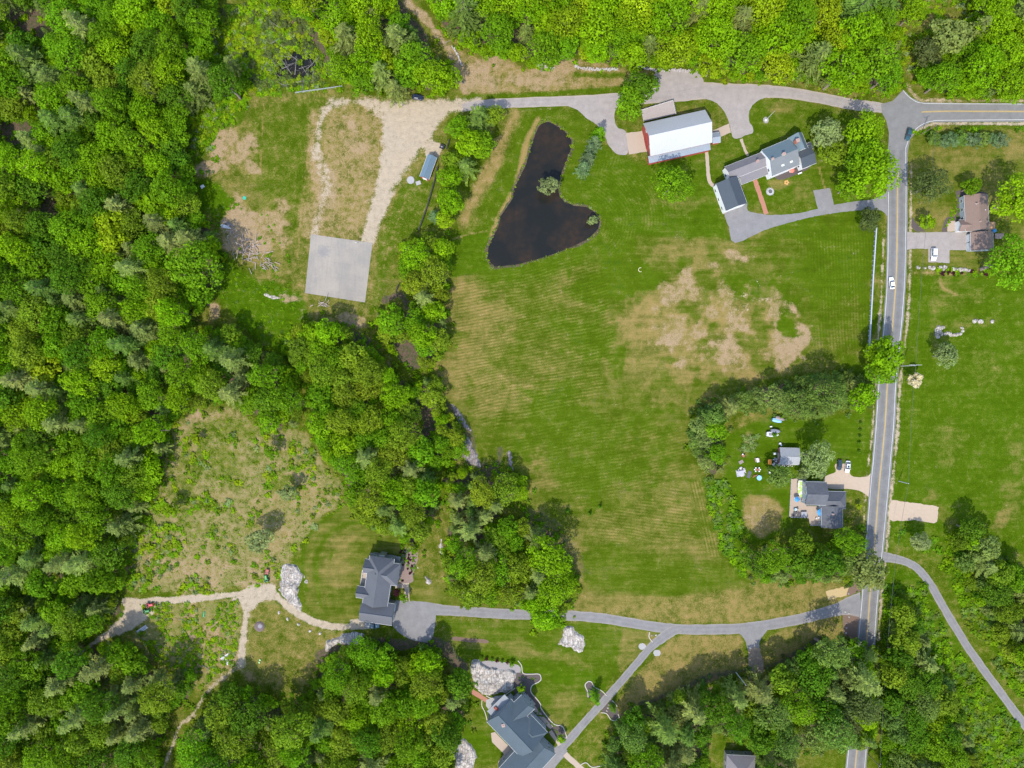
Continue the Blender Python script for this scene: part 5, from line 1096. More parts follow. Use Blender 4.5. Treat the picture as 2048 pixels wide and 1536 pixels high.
s = House('garden_shed', 'shed with a pale streaked metal roof and dull red walls', 'shed', 1579, 915, 2.6)
s.block(1579, 912.5, 40, 33, -1.5, 2.6, 3.9, mat('faded_red', (.17, .07, .06), .85, var=.2), shingle('streaked_metal', (.27, .28, .30), .5, rows=.01, var=.12), win=(2, 0), ov=.2, rib=.8)
s.door(-s.l, 0, -1, 0, 2.2, 2.0, mat('shed_door', (.25, .22, .2)))
s = House('red_shed', 'small red shed with a blue-grey metal roof on the gravel yard', 'shed', 856.5, 334, 2.6)
s.block(856.5, 334, 47, 19.5, -110, 2.6, 4.0, M_RED, shingle('blue_metal', (.13, .19, .24), .5, rows=.01, var=.05), win=(2, 0), ov=.15, rib=.5)
s.door(s.l, 0, math.cos(R(-110)), math.sin(R(-110)), 1.7, 2.0, M_WHITE)
s = House('corner_house', 'small grey roofed house at the bottom edge among trees', 'house', 1481, 1532, 4)
s.block(1481, 1533, 58, 44, -3, 4, 6.8, GR, SH_PALE, win=(2, 1), hip=1)

# ------------------------------------------------------------------ vehicles
def car(px, py, deg, L, Wd, Ht, colr, label, pickup=False, kind='car', group=None, sunroof=False):
    x, y = P(px, py, .8); root = empty({'car': 'parked_car', 'suv': 'parked_suv', 'pickup': 'pickup_truck'}[kind], (x, y, .03), R(deg)); tag(root, label, {'car': 'car', 'suv': 'car', 'pickup': 'truck'}[kind], group)
    pm = mat('paint_%d_%d_%d' % tuple(int(v * 255) for v in colr), colr, .25, .5, var=.03); tyre = mat('tyre', (.025, .025, .027), .8); rim = mat('rim', (.4, .4, .42), .3, metal=.6)
    hl, hw = L / 2, Wd / 2
    st = [(-hl, .45, .62, .72), (-hl + .12, .32, .80, .9), (-hl * .72, .28, .92, .98), (-hl * .3, .26, .94, 1), (hl * .25, .26, .94, 1), (hl * .42, .26, .92, .99), (hl * .75, .3, .82, .95), (hl - .14, .34, .70, .86), (hl, .42, .58, .66)]
    V = []; F = []
    for (sx, z0, z1, kw) in st:
        w = hw * kw; zs = z1 * (Ht / 1.45) ** .8
        V += [(sx, -w * .92, z0), (sx, -w, (z0 + zs) / 2), (sx, -w * .94, zs - .07), (sx, -w * .78, zs), (sx, w * .78, zs), (sx, w * .94, zs - .07), (sx, w, (z0 + zs) / 2), (sx, w * .92, z0)]
    n = 8
    for i in range(len(st) - 1):
        for j in range(n): F.append((i * n + j, i * n + (j + 1) % n, (i + 1) * n + (j + 1) % n, (i + 1) * n + j))
    F += [tuple(range(n)), tuple((len(st) - 1) * n + i for i in range(n - 1, -1, -1))]
    bd = MB(); bd.add(V, [f_[::-1] for f_ in F]); zb = .92 * (Ht / 1.45) ** .8
    if pickup: c0, c1, r0, r1 = -.05 * hl, .45 * hl, .0, .26 * hl
    elif kind == 'suv': c0, c1, r0, r1 = -.93 * hl, .42 * hl, -.80 * hl, .18 * hl
    else: c0, c1, r0, r1 = -.78 * hl, .42 * hl, -.48 * hl, .14 * hl
    gl = MB(); wt = hw * .74; wb = hw * .92
    gl.add([(c0, -wb, zb - .03), (c1, -wb, zb - .03), (c1, wb, zb - .03), (c0, wb, zb - .03), (r0, -wt, Ht - .05), (r1, -wt, Ht - .05), (r1, wt, Ht - .05), (r0, wt, Ht - .05)], [(0, 1, 5, 4), (1, 2, 6, 5), (2, 3, 7, 6), (3, 0, 4, 7), (4, 5, 6, 7)])
    bd.add([(r0 - .03, -wt - .02, Ht - .055), (r1 + .03, -wt - .02, Ht - .055), (r1 + .03, wt + .02, Ht - .055), (r0 - .03, wt + .02, Ht - .055), (r0 + .1, -wt + .1, Ht), (r1 - .1, -wt + .1, Ht), (r1 - .1, wt - .1, Ht), (r0 + .1, wt - .1, Ht)], [(0, 1, 5, 4), (1, 2, 6, 5), (2, 3, 7, 6), (3, 0, 4, 7), (4, 5, 6, 7), (3, 2, 1, 0)])
    for sg in (-1, 1):                                       # pillars
        for ca, ra in ((c0, r0), (c1, r1), ((c0 + c1) / 2, (r0 + r1) / 2)): bd.tube((ca, sg * wb, zb - .04), (ra, sg * wt, Ht - .04), .045, n=5)
        bd.box(c1 - .1, sg * (hw + .08), zb - .03, .18, .2, .13)  # mirrors
    bd.build('body', pm, root); gl.build('window', GLASS, root)
    if pickup:
        bb = MB(); bb.box(-hl * .52, 0, zb + .005, hl * .84, Wd * .8, .02); bb.build('cargo_bed', mat('bed_liner', (.2, .21, .22)), root)
        b3 = MB()
        for sg in (-1, 1): b3.box(-hl * .52, sg * Wd * .43, zb - .2, hl * .9, .1, .42)
        b3.box(-hl * .97, 0, zb - .2, .08, Wd * .8, .42); b3.build('bed_side', pm, root)
    if sunroof: k2 = MB(); k2.box((r0 + r1) / 2 + .25, 0, Ht + .004, .8, .7, .012); k2.build('sunroof', GLASS, root)
    for sx in (-.62, .62):
        for sg in (-1, 1):
            wv = MB(); wv.tube((sx * hl, sg * (hw - .2), .33), (sx * hl, sg * (hw + .01), .33), .33, n=14); wo = wv.build('wheel', tyre, root)
            rv = MB(); rv.tube((sx * hl, sg * (hw - .01), .33), (sx * hl, sg * (hw + .02), .33), .2, n=10); rv.build('rim', rim, wo)
    for sg in (-1, 1):
        k2 = MB(); k2.box(hl - .1, sg * hw * .6, .55, .12, .3, .16); k2.build('headlight', mat('lamp_glass', (.5, .5, .5), .2), root)
        k2 = MB(); k2.box(-hl + .06, sg * hw * .62, .6, .08, .26, .16); k2.build('tail_light', mat('tail_red', (.3, .01, .01), .3), root)
    return root
WP = (.62, .64, .66); DK = (.02, .035, .045)
car(1784, 566, 97, 4.6, 1.8, 1.5, WP, 'white car driving along the main road', sunroof=False)
car(1817.5, 268, -104, 4.9, 1.9, 1.7, (.02, .06, .075), 'dark teal sedan turning at the road junction')
car(1868, 508.5, -92, 4.9, 1.95, 1.8, WP, 'white SUV parked on the side bay of the eastern drive', kind='suv')
car(1679.5, 930, -95, 4.1, 1.75, 1.45, DK, 'dark green car parked left of the pale one at the cottage')
car(1695.5, 933.5, -95, 4.6, 1.8, 1.5, (.5, .51, .54), 'silver-white car with a sunroof parked right of the dark one at the cottage', sunroof=True)
car(835, 194.5, -8, 4.4, 1.9, 1.6, (.015, .02, .05), 'dark navy car parked under the bright maple at the lane edge')
car(744, 1250.5, -4, 5.6, 2.0, 1.9, (.10, .17, .2), 'blue pickup truck parked against the charcoal-roofed garage', pickup=True, kind='pickup')

def tractor(px, py, deg, colr, label, loader=True):
    x, y = P(px, py, .6); root = empty('tractor', (x, y, .02), R(deg)); tag(root, label, 'tractor'); pm = mat('tractor_%d_%d' % (int(colr[0] * 255), int(colr[1] * 255)), colr, .4, .5, var=.06)
    b = MB(); b.box(.75, 0, .65, 1.5, .62, .55, top=.9); b.box(-.45, 0, .55, 1.1, .7, .45); b.box(-.55, .62, 1.05, 1.0, .34, .1); b.box(-.55, -.62, 1.05, 1.0, .34, .1); b.build('body', pm, root)
    k = MB(); k.box(-.45, 0, 1.003, .45, .45, .12); k.box(-.68, 0, 1.1, .1, .45, .4); k.build('seat', mat('black_vinyl', (.03, .03, .03)), root)
    k = MB(); k.tube((-.9, -.4, .9), (-.95, -.4, 2.0), .04, n=6); k.tube((-.9, .4, .9), (-.95, .4, 2.0), .04, n=6); k.tube((-.95, -.4, 2.0), (-.95, .4, 2.0), .04, n=6); k.tube((.05, 0, 1.1), (-.12, 0, 1.3), .03, n=6); k.build('roll_bar', mat('black_frame', (.04, .04, .04)), root)
    for sx, r_, w in ((-.55, .62, .34), (1.1, .38, .24)):
        for sg in (-1, 1):
            k = MB(); k.tube((sx, sg * .45, r_), (sx, sg * (.45 + w), r_), r_, n=16); o = k.build('wheel', mat('tyre', (.025, .025, .027)), root); k = MB(); k.tube((sx, sg * (.46 + w), r_), (sx, sg * (.48 + w), r_), r_ * .5, n=10); k.build('rim', pm, o)
    if loader:
        k = MB()
        for sg in (-1, 1): k.tube((.1, sg * .42, 1.1), (1.5, sg * .42, .95), .05, n=6); k.tube((1.5, sg * .42, .95), (2.1, sg * .42, .35), .05, n=6)
        k.build('loader_arm', pm, root); k = MB(); k.box(2.35, 0, .1, .1, 1.6, .5, 0); k.box(2.55, 0, .1, .5, 1.6, .06); k.build('bucket', mat('bucket_steel', (.05, .05, .05), .5), root)
    return root
tractor(299, 1210, 8, (.5, .06, .07), 'red loader tractor parked on the sandy track'); tractor(292, 1222.5, 12, (.03, .2, .05), 'green tractor beside the red one on the sandy track')
tractor(533, 1158, 100, (.03, .25, .05), 'green tractor parked by the pale rock outcrop')
# small red trailer and things
def thing(name, label, cat, px, py, z=0, rz=0, group=None): r_ = empty(name, (*P(px, py, z), z), rz); return tag(r_, label, cat, group)
t_ = thing('utility_trailer', 'small faded red trailer behind the green tractor by the rock', 'trailer', 535, 1143, rz=R(75))
k = MB(); k.box(0, 0, .45, 2.0, 1.3, .1); k.box(0, .62, .55, 2, .06, .35); k.box(0, -.62, .55, 2, .06, .35); k.box(.97, 0, .55, .06, 1.2, .35); k.build('cargo_box', mat('faded_trailer', (.3, .1, .09), .8, var=.2), t_)
k = MB(); k.tube((-1, 0, .45), (-2, 0, .4), .05, n=6); k.build('drawbar', BARK, t_)
for sg in (-1, 1): k = MB(); k.tube((.1, sg * .68, .3), (.1, sg * .85, .3), .3, n=12); k.build('wheel', mat('tyre', (.025, .025, .027)), t_)

# boats, patio and yard things by the cottage
def boat(px, py, deg, L, Wd, hull, label, cover=None, name='boat', z=.45):
    r_ = thing(name, label, 'boat', px, py, 0, R(deg)); V = []; F = []; st = [(-.5, .42), (-.3, .5), (0, .5), (.25, .42), (.4, .25), (.5, .02)]
    for sx, w in st: V += [(sx * L, -w * Wd, z + .75 + max(0, sx) * .3), (sx * L, -w * Wd * .7, z + .1), (sx * L, 0, z), (sx * L, w * Wd * .7, z + .1), (sx * L, w * Wd, z + .75 + max(0, sx) * .3)]
    for i in range(len(st) - 1):
        for j in range(4): F.append((i * 5 + j, (i + 1) * 5 + j, (i + 1) * 5 + j + 1, i * 5 + j + 1))
    F.append((0, 1, 2, 3, 4)); b = MB(); b.add(V, F); b.build('hull', hull, r_)
    V = []; F = []
    for sx, w in st: V += [(sx * L * .97, -w * Wd * .93, z + .77 + max(0, sx) * .3), (sx * L * .97, 0, z + (1.0 if cover else .83) + max(0, sx) * .3), (sx * L * .97, w * Wd * .93, z + .77 + max(0, sx) * .3)]
    for i in range(len(st) - 1):
        for j in range(2): F.append((i * 3 + j, (i + 1) * 3 + j, (i + 1) * 3 + j + 1, i * 3 + j + 1))
    b = MB(); b.add(V, F); b.build('cover' if cover else 'deck', cover or mat('boat_deck', (.5, .5, .5), .5), r_)
    if not cover:
        k = MB(); k.box(-.18 * L, 0, z + .86, .32 * L, Wd * .55, .03); k.build('cockpit', mat('cockpit_grey', (.18, .18, .19)), r_); k = MB(); k.box(.02 * L, 0, z + .86, .06, Wd * .7, .35); k.build('windscreen', GLASS, r_)
    k = MB(); k.box(0, 0, z - .12, L * .9, Wd * .4, .1)
    for sg in (-1, 1): k.tube((-.1 * L, sg * Wd * .32, .28), (-.1 * L, sg * Wd * .42, .28), .28, n=12)
    k.tube((.45 * L, 0, z - .08), (.68 * L, 0, z - .1), .05, n=6); k.build('trailer', mat('dark_metal', (.04, .04, .045)), r_)
HUL = mat('white_hull', (.55, .54, .56), .4)
boat(1543, 868.5, -4, 4.6, 1.9, HUL, 'white motorboat on a trailer, nearest the shed of two')
boat(1549, 862, -4, 3.6, 1.5, mat('grey_hull', (.24, .25, .3), .5), 'smaller grey boat tucked behind the white motorboat', cover=mat('grey_tarp', (.18, .19, .23)))
boat(1552, 841, -14, 3.8, 1.5, mat('blue_hull', (.10, .25, .4), .5), 'little boat with a blue interior under the tree line', cover=mat('sky_tarp', (.2, .38, .5)))
boat(1558, 837, -17, 3.6, 1.3, mat('brown_hull', (.2, .14, .12), .6), 'upturned brown rowing boat behind the blue one', cover=mat('drab_tarp', (.22, .18, .17)))
boat(1600, 977, -93, 6.6, 3.0, mat('white_hull', (.55, .54, .56), .4), 'large boat under a lime-stained white cover beside the cottage', cover=None if False else (lambda: (lambda t: (t.base(t.mix(t.mr(t.noise(.9, 4, .6), .45, .55), (.5, .5, .46), (.3, .42, .10))), t.set(.7, .2))[1])(NT('lime_tarp')))())
pat = thing('paved_terrace', 'L-shaped tan terrace west of the cottage', 'terrace', 1600, 1010)
ox, oy = P(1600, 1010); k = MB(); k.prism([(P(a, b2)[0] - ox, P(a, b2)[1] - oy) for a, b2 in [(1582, 958), (1612, 955), (1612, 1012), (1645, 1012), (1645, 1050), (1620, 1050), (1616, 1034), (1578, 1034)]], 0, .25); k.build('paving', A_tan, pat)
k = MB()
for (a1, a2), (b1, b2) in (((1582, 958), (1578, 1034)), ((1578, 1034), (1614, 1035)), ((1620, 1050), (1645, 1050))):
    A = P(a1, a2); B_ = P(b1, b2); n = 8
    for i in range(n): k.box(A[0] + (B_[0] - A[0]) * i / (n - 1) - ox, A[1] + (B_[1] - A[1]) * i / (n - 1) - oy, .25, .3, .3, .35)
    k.box((A[0] + B_[0]) / 2 - ox, (A[1] + B_[1]) / 2 - oy, .25, math.hypot(B_[0] - A[0], B_[1] - A[1]), .14, .2, math.atan2(B_[1] - A[1], B_[0] - A[0]))
k.build('low_wall', mat('terrace_stone', (.33, .31, .3), .9, var=.2), pat)
def umbrella(px, py, r, label, m, z=.25):
    u = thing('parasol', label, 'parasol', px, py, z, rnd.random()); k = MB(); k.tube((0, 0, .1), (0, 0, 2.3), .04, n=6); k.tube((0, 0, 0), (0, 0, .12), .3, n=10); k.build('pole', TRIM, u); n = 8
    V = [(r * math.cos(2 * math.pi * i / n), r * math.sin(2 * math.pi * i / n), 1.95) for i in range(n)] + [(0, 0, 2.45)] + [(r * .97 * math.cos(2 * math.pi * i / n), r * .97 * math.sin(2 * math.pi * i / n), 1.92) for i in range(n)] + [(0, 0, 2.42)]
    k = MB(); k.add(V, [(i, (i + 1) % n, n) for i in range(n)] + [(n + 1 + (i + 1) % n, n + 1 + i, 2 * n + 1) for i in range(n)]); k.build('canopy', m, u)
BLU = mat('blue_canopy', (.04, .22, .5), .7, var=.1)
umbrella(1590, 997, 1.0, 'round blue parasol on the west side of the cottage terrace', BLU); umbrella(1636.5, 1023, 1.35, 'blue parasol close to the cottage wall on the terrace', BLU)
umbrella(1580, 343.5, 1.0, 'salmon red parasol by the farmhouse garden bed', mat('salmon_canopy', (.55, .14, .1), .7), 0)
ht = thing('hot_tub', 'square covered hot tub at the southern terrace corner', 'hot tub', 1606.5, 1028, .25, .02); k = MB(); k.box(0, 0, 0, 2.2, 2.0, .8, top=.97); k.build('cabinet', mat('tub_cabinet', (.12, .1, .1)), ht); k = MB(); k.box(0, 0, .803, 2.2, 2.05, .1, top=.95); k.build('lid', mat('tub_lid', (.26, .26, .28)), ht)
def chair(px, py, label, m, z=0, group=None, rz=None):
    c = thing('garden_chair', label, 'chair', px, py, z, rnd.uniform(0, 6.28) if rz is None else rz, group); k = MB(); k.box(0, 0, .38, .55, .55, .05); k.build('seat', m, c); k = MB(); k.box(-.27, 0, .43, .05, .55, .5); k.build('backrest', m, c)
    for sx in (-.23, .23):
        for sy in (-.23, .23): k = MB(); k.tube((sx, sy, 0), (sx, sy, .38), .025, n=5); k.build('leg', m, c)
WC = mat('white_plastic', (.6, .6, .62), .5); BC = mat('blue_plastic', (.1, .22, .32), .5); DC = mat('dark_wicker', (.07, .06, .06), .8)
TG = 'garden chairs on the cottage terrace'
for i, (x, y, m, w) in enumerate([(1588, 1017, BC, 'blue chair left of the terrace table'), (1594, 1015, DC, 'dark chair above the terrace table'), (1592, 1022, DC, 'dark chair below the terrace table'), (1586, 1030, DC, 'dark chair at the terrace corner'), (1632, 1036, WC, 'white chair below the near-wall blue parasol'), (1637, 1035, WC, 'white chair closer to the cottage wall')]): chair(x, y, w, m, .25, TG)
tb = thing('garden_table', 'light blue round table on the cottage terrace', 'table', 1590, 1018.5, .25); k = MB(); k.tube((0, 0, .68), (0, 0, .72), .55, n=16); k.build('tabletop', mat('aqua_top', (.3, .42, .46)), tb); k = MB(); k.tube((0, 0, 0), (0, 0, .68), .05, n=6); k.build('leg', TRIM, tb)
JG = 'yard clutter west of the cottage shed'
def clutter(px, py, label, cat, name, parts, rz=0, group=JG):
    r_ = thing(name, label, cat, px, py, 0, rz, group)
    for pn, m, fn in parts: k = MB(); fn(k); k.build(pn, m, r_)
    return r_
GT = mat('grey_sheet', (.33, .32, .35), .7, var=.25, scale=2); OR = mat('orange_plastic', (.6, .22, .03), .5, var=.1); RS = mat('rusty', (.25, .1, .06), .8, var=.3, scale=4)
def pile(seed, n, rad, sz):
    def fn(k):
        rs = random.Random(seed)
        for i in range(n): a = rs.uniform(0, 6.28); d = rad * math.sqrt(rs.random()); s1 = rs.uniform(.4, 1) * sz; k.box(d * math.cos(a), d * math.sin(a), rs.uniform(0, .3), s1, s1 * rs.uniform(.4, 1), rs.uniform(.15, .6), rs.uniform(0, 3), top=rs.uniform(.7, 1))
    return fn
clutter(1481, 944, 'large pale tarp-covered pile at the west of the yard', 'pile', 'covered_pile', [('tarp', GT, lambda k: (k.box(0, -.3, 0, 3.2, 2.6, .9, .2, top=.65))), ('stacked_boards', mat('pale_junk', (.45, .42, .40), var=.4, scale=3), pile(1, 22, 1.9, .8))])
clutter(1498, 949, 'dark folded mat beside the pale covered pile', 'mat', 'folded_mat', [('sheet', mat('dark_sheet', (.08, .08, .1)), lambda k: k.box(0, 0, 0, 1.3, 2.6, .12, -.3))])
clutter(1509, 952, 'brown trestle next to the blue tub', 'trestle', 'trestle', [('frame', RS, lambda k: (k.box(0, 0, .4, 2, .3, .1, .5), k.box(.2, .3, 0, 1.4, .2, .4, .2)))])
clutter(1518, 955.5, 'bright blue paddling tub on the grass', 'tub', 'tub', [('shell', BLU, lambda k: k.tube((0, 0, 0), (0, 0, .35), .85, .95, n=18)), ('rim', mat('pale_blue', (.2, .4, .55)), lambda k: k.tube((0, 0, .353), (0, 0, .38), .98, .98, n=18))])
clutter(1538.5, 923.5, 'orange plastic cart west of the shed', 'cart', 'garden_cart', [('tray', OR, lambda k: k.box(0, 0, .3, 1.2, 1.7, .35, 0, top=1.15)), ('wheel', DC, lambda k: (k.tube((-.7, .3, .25), (-.62, .3, .25), .25, n=10), k.tube((.62, .3, .25), (.7, .3, .25), .25, n=10)))])
clutter(1514, 920, 'white plastic table set, upper one on the lawn', 'table', 'picnic_table', [('tabletop', WC, lambda k: k.box(0, 0, .65, .8, 1.6, .06, .2)), ('bench', mat('mauve_seat', (.3, .18, .2)), lambda k: (k.box(.7, 0, .4, .3, 1.5, .06, .2), k.box(-.7, 0, .4, .3, 1.5, .06, .2)))])
clutter(1514, 939, 'grey ring of seats, lower one on the lawn', 'seat', 'picnic_table', [('tabletop', RS, lambda k: k.box(0, 0, .65, 1.3, .7, .06, -.2)), ('bench', WC, lambda k: [k.box(1.05 * math.cos(a), .8 * math.sin(a), .3, .45, .45, .3, a) for a in (0, .9, 2.2, 3.1, 4, 5.4)])])
clutter(1486, 911, 'rusty red mower near the hedge gap', 'mower', 'lawn_mower', [('deck', RS, lambda k: k.box(0, 0, .2, 1.4, 1.0, .35, -.5, top=.8)), ('seat', WC, lambda k: k.box(-.3, .5, .5, .45, .45, .2, -.5)), ('wheel', DC, lambda k: [k.tube((sx * .5, sy * .55, .22), (sx * .5, sy * .65, .22), .22, n=8) for sx in (-1, 1) for sy in (-1, 1)])])
clutter(1482, 924, 'grey wooden pallet north of the covered pile', 'pallet', 'pallet', [('slats', mat('pallet_wood', (.3, .24, .22)), lambda k: [k.box(0, -.5 + i * .25, .1, 1.7, .16, .04, .5 * 0) for i in range(5)]), ('runner', mat('pallet_wood', (.3, .24, .22)), lambda k: [k.box(sx, 0, 0, .1, 1.2, .1) for sx in (-.75, 0, .75)])], .5)
clutter(1552, 924, 'jumble of buckets and boxes against the shed west wall', 'pile', 'junk_pile', [('boxes', mat('mixed_junk', (.35, .34, .34), var=.8, scale=2.5), pile(3, 26, 1.7, .7)), ('lumber', mat('dark_junk', (.1, .09, .09)), pile(4, 12, 1.8, .7))])
clutter(1572, 932, 'bits and pans along the shed south wall', 'pile', 'junk_pile', [('boxes', mat('mixed_junk', (.35, .34, .34)), lambda k: [k.box(-2 + i * .7, (i % 2) * .3, 0, .5, .35, .3, i) for i in range(7)])])
clutter(1559, 887, 'white kettle grill above the shed', 'grill', 'grill', [('bowl', WC, lambda k: (k.tube((0, 0, .6), (0, 0, .9), .5, .35, n=12), k.tube((.5, -.6, .3), (.5, -.6, .6), .3, n=10))), ('leg', DC, lambda k: [k.tube((.3 * math.cos(a), .3 * math.sin(a), 0), (.1 * math.cos(a), .1 * math.sin(a), .6), .03, n=5) for a in (0, 2, 4)])])
clutter(1549, 907, 'pale yellow crate above the junk pile', 'crate', 'crate', [('sides', mat('pale_yellow', (.5, .5, .32)), lambda k: k.box(0, 0, 0, 1, .9, .6, .1, top=.95)), ('lid', WC, lambda k: k.box(0, 0, .603, .7, .6, .06, .1))])
clutter(1541, 853, 'small white outboard motor beside the boats', 'motor', 'outboard_motor', [('cowling', WC, lambda k: k.box(0, 0, .4, .9, .5, .45, .1, top=.8)), ('stand', DC, lambda k: k.box(0, 0, 0, .2, .7, .4))])
for x, y, l, m in ((1538, 944, 'white garden statue south of the junk pile', WC), (1574, 962, 'white bird bath below the pale tree', WC)):
    clutter(x, y, l, 'ornament', 'garden_ornament', [('base', m, lambda k: k.tube((0, 0, 0), (0, 0, .6), .25, .12, n=10)), ('bowl', m, lambda k: k.tube((0, 0, .6), (0, 0, .75), .15, .42, n=12))])
# things on the gravel yard, scrub and lawns
gb = thing('round_stone_slab', 'round pale stone disc south-west of the red shed', 'slab', 821.5, 360); k = MB(); k.tube((0, 0, 0), (0, 0, .3), 1.5, 1.35, n=18); k.build('disc', A_conc, gb)
k = MB(); k.box(2.9, -1.1, 0, 2.0, 1.5, .25, .3, top=.9); k.build('flat_stone', A_conc, gb)
gb = thing('gas_grill', 'black covered grill on the concrete behind the red shed', 'grill', 885, 294, 0, -.4); k = MB(); k.box(0, 0, .3, 2.0, 1.7, .7, top=.8); k.build('cover', mat('black_cover', (.02, .02, .025), .5), gb); k = MB(); k.box(-.1, -.3, 1.0, .7, .4, .1); k.build('lid', mat('grey_lid', (.2, .2, .22)), gb)
# flagpole
fp = thing('flagpole', 'white flagpole in a round bed on the farmhouse lawn', 'flagpole', 1532, 240); k = MB(); k.tube((0, 0, 0), (0, 0, 9), .09, .05, n=8); k.build('pole', TRIM, fp); k = MB(); k.tube((0, 0, 0), (0, 0, .35), .55, .4, n=12); k.build('base', mat('base_stone', (.5, .5, .48)), fp)
sheet('garden_bed', [(1532 + 6 * math.cos(a * .785), 240 + 6 * math.sin(a * .785)) for a in range(8)], .012, mat('grey_gravel', (.34, .32, .31)), k=3)
wl = thing('stone_planter', 'round stone-rimmed well on white gravel in the farmhouse garden', 'planter', 1540, 383); k = MB()
for i in range(12): k.box(.95 * math.cos(i * .5236), .95 * math.sin(i * .5236), 0, .42, .35, .4, i * .5236 + 1.57, top=.85)
k.build('rim', mat('rim_stone', (.42, .41, .4), var=.2), wl); k = MB(); k.tube((0, 0, 0), (0, 0, .2), .75, n=14); k.build('basin', mat('basin_dark', (.08, .08, .085)), wl)
bn = thing('garden_bench', 'dark bench on the slate terrace south of the farmhouse', 'bench', 1599, 347, 0, R(22)); k = MB(); k.box(0, 0, .4, 1.6, .5, .06); k.build('seat', WC, bn); k = MB(); k.box(0, .27, .46, 1.6, .05, .5); k.build('backrest', DC, bn)
for sx in (-.7, .7): k = MB(); k.box(sx, 0, 0, .08, .45, .4); k.build('leg', DC, bn)
sf = thing('lawn_ornament', 'orange five-lobed flower bed edging on the farmhouse lawn', 'ornament', 1573, 365); k = MB()
for i in range(5): k.tube((.6 * math.cos(i * 1.257), .6 * math.sin(i * 1.257), 0), (.6 * math.cos(i * 1.257), .6 * math.sin(i * 1.257), .08), .38, n=10)
k.build('petals', mat('orange_clay', (.42, .24, .08)), sf); 
pp = clutter(450, 451, 'white plastic pipes lying by the brush pile', 'pipes', 'plastic_pipes', [('pipe', WC, lambda k: [k.tube((-1.8 + i * .2, .6 - i * .5, .15), (1.5 + i * .3, -.4 - i * .5, .15), .17, n=8) for i in range(3)])], .1, 'debris')
pp = clutter(489, 396, 'turquoise barrel lid beside the brush pile', 'lid', 'barrel_lid', [('disc', mat('turquoise', (.03, .3, .2)), lambda k: k.tube((0, 0, 0), (0, 0, .15), .7, n=14))], 0, 'debris')
pp = clutter(405, 273.5 + 100, 'white boulder on the weedy slope beside the western wood', 'boulder', 'boulder', [('stone', mat('white_stone', (.55, .53, .52), var=.1), lambda k: k.box(0, 0, -.1, 1.6, 1.1, .9, .6, top=.6))], 0, 'debris')
for i, (x, y, a, l) in enumerate([(286, 1261, .6, 'long grey metal sheets leaning in the scrub by the track'), (448, 1322, -.75, 'stack of pale metal roofing beside the track bend'), (456, 1314, .6, 'white slatted pallet behind the metal roofing')]):
    clutter(x, y, l, 'metal sheets', 'metal_sheets', [('sheet', mat('zinc_sheet', (.42, .42, .45), .4, var=.15), (lambda w: lambda k: [k.box(0, j * .5, .05 + j * .03, w, .35, .06) for j in range(3)])(4.2 if i < 2 else 1.8))], a, 'debris')
clutter(408, 1229, 'green canoe lying in the scrub south of the sandy track', 'canoe', 'canoe', [('hull', mat('canoe_green', (.05, .3, .16)), lambda k: (k.box(0, 0, .05, 1.9, .6, .3, 1.45, top=.6), k.box(.1, .9, .05, .8, .3, .25, 1.45, top=.6)))], 0, 'debris')
clutter(519, 1312.5 + 12, 'two lime green chairs in the dry grass below the track', 'chair', 'garden_chair', [('seat', mat('lime_plastic', (.3, .55, .25)), lambda k: (k.box(0, 0, .1, .5, .6, .3, .5), k.box(.3, .9, .1, .5, .6, .3, .5)))], 0, 'debris')
clutter(1281, 539.5, 'pale crescent of rope lying in the hayfield', 'rope', 'rope', [('coil', mat('pale_rope', (.55, .5, .3)), lambda k: [k.tube((.8 * math.cos(a), .8 * math.sin(a), .08), (.8 * math.cos(a + .5), .8 * math.sin(a + .5), .08), .1, n=6) for a in (1.2, 1.7, 2.2, 2.7, 3.2, 3.7, 4.2, 4.7)])], 0, 'debris')
hp = thing('basketball_hoop', 'hoop on a slim post at the north edge of the concrete pad', 'hoop', 716, 486); k = MB(); k.tube((0, 0, 0), (0, 0, 3), .06, n=6); k.build('post', mat('dark_metal', (.04, .04, .045)), hp); k = MB(); k.box(0, -.5, 2.8, 1.0, .05, .7); k.build('backboard', TRIM, hp)

# ------------------------------------------------------------------ fences
def fence(name, pts, hgt, m, label, rails=3, step=2.4, th=.05, rh=.15, pw=.12, cap=0):
    x0, y0 = P(*pts[0]); root = empty(name, (x0, y0, 0)); tag(root, label, 'fence'); rl = MB(); n = 0
    for i in range(len(pts) - 1):
        A = P(*pts[i]); B_ = P(*pts[i + 1]); L = math.hypot(B_[0] - A[0], B_[1] - A[1]); a = math.atan2(B_[1] - A[1], B_[0] - A[0]); mx, my = (A[0] + B_[0]) / 2 - x0, (A[1] + B_[1]) / 2 - y0
        for r_ in range(rails): rl.box(mx, my, hgt * (r_ + 1) / rails - rh - .02, L, th, rh, a)
        if cap: rl.box(mx, my, hgt + .003, L, cap, .05, a)
        k = max(1, round(L / step))
        for j in range(k + (i == len(pts) - 2)):
            if n < 100: p = MB(); p.box(A[0] + (B_[0] - A[0]) * j / k - x0, A[1] + (B_[1] - A[1]) * j / k - y0, 0, pw, pw, hgt + .08, a); p.build('post', m, root)
            n += 1
    rl.build('rails', m, root)
FW = mat('white_fence', (.33, .345, .365), .5, var=.06); FD = mat('dark_fence', (.03, .028, .028), .8)
fence('board_fence', [(1750, 453), (1743, 560), (1736, 692)], 1.3, FW, 'long white board fence along the hayfield beside the road', step=1.9, pw=.34, cap=.42)
fence('rail_fence', [(592, 187), (620, 183), (650, 179), (685, 174)], 1.1, FW, 'white rail fence between the swamp trees and the grass', 2, cap=.12, step=3)
fence('dark_fence', [(876, 335), (870, 362), (855, 415), (838, 462)], 1.6, FD, 'dark board fence running down from the red shed', 4, cap=.4)
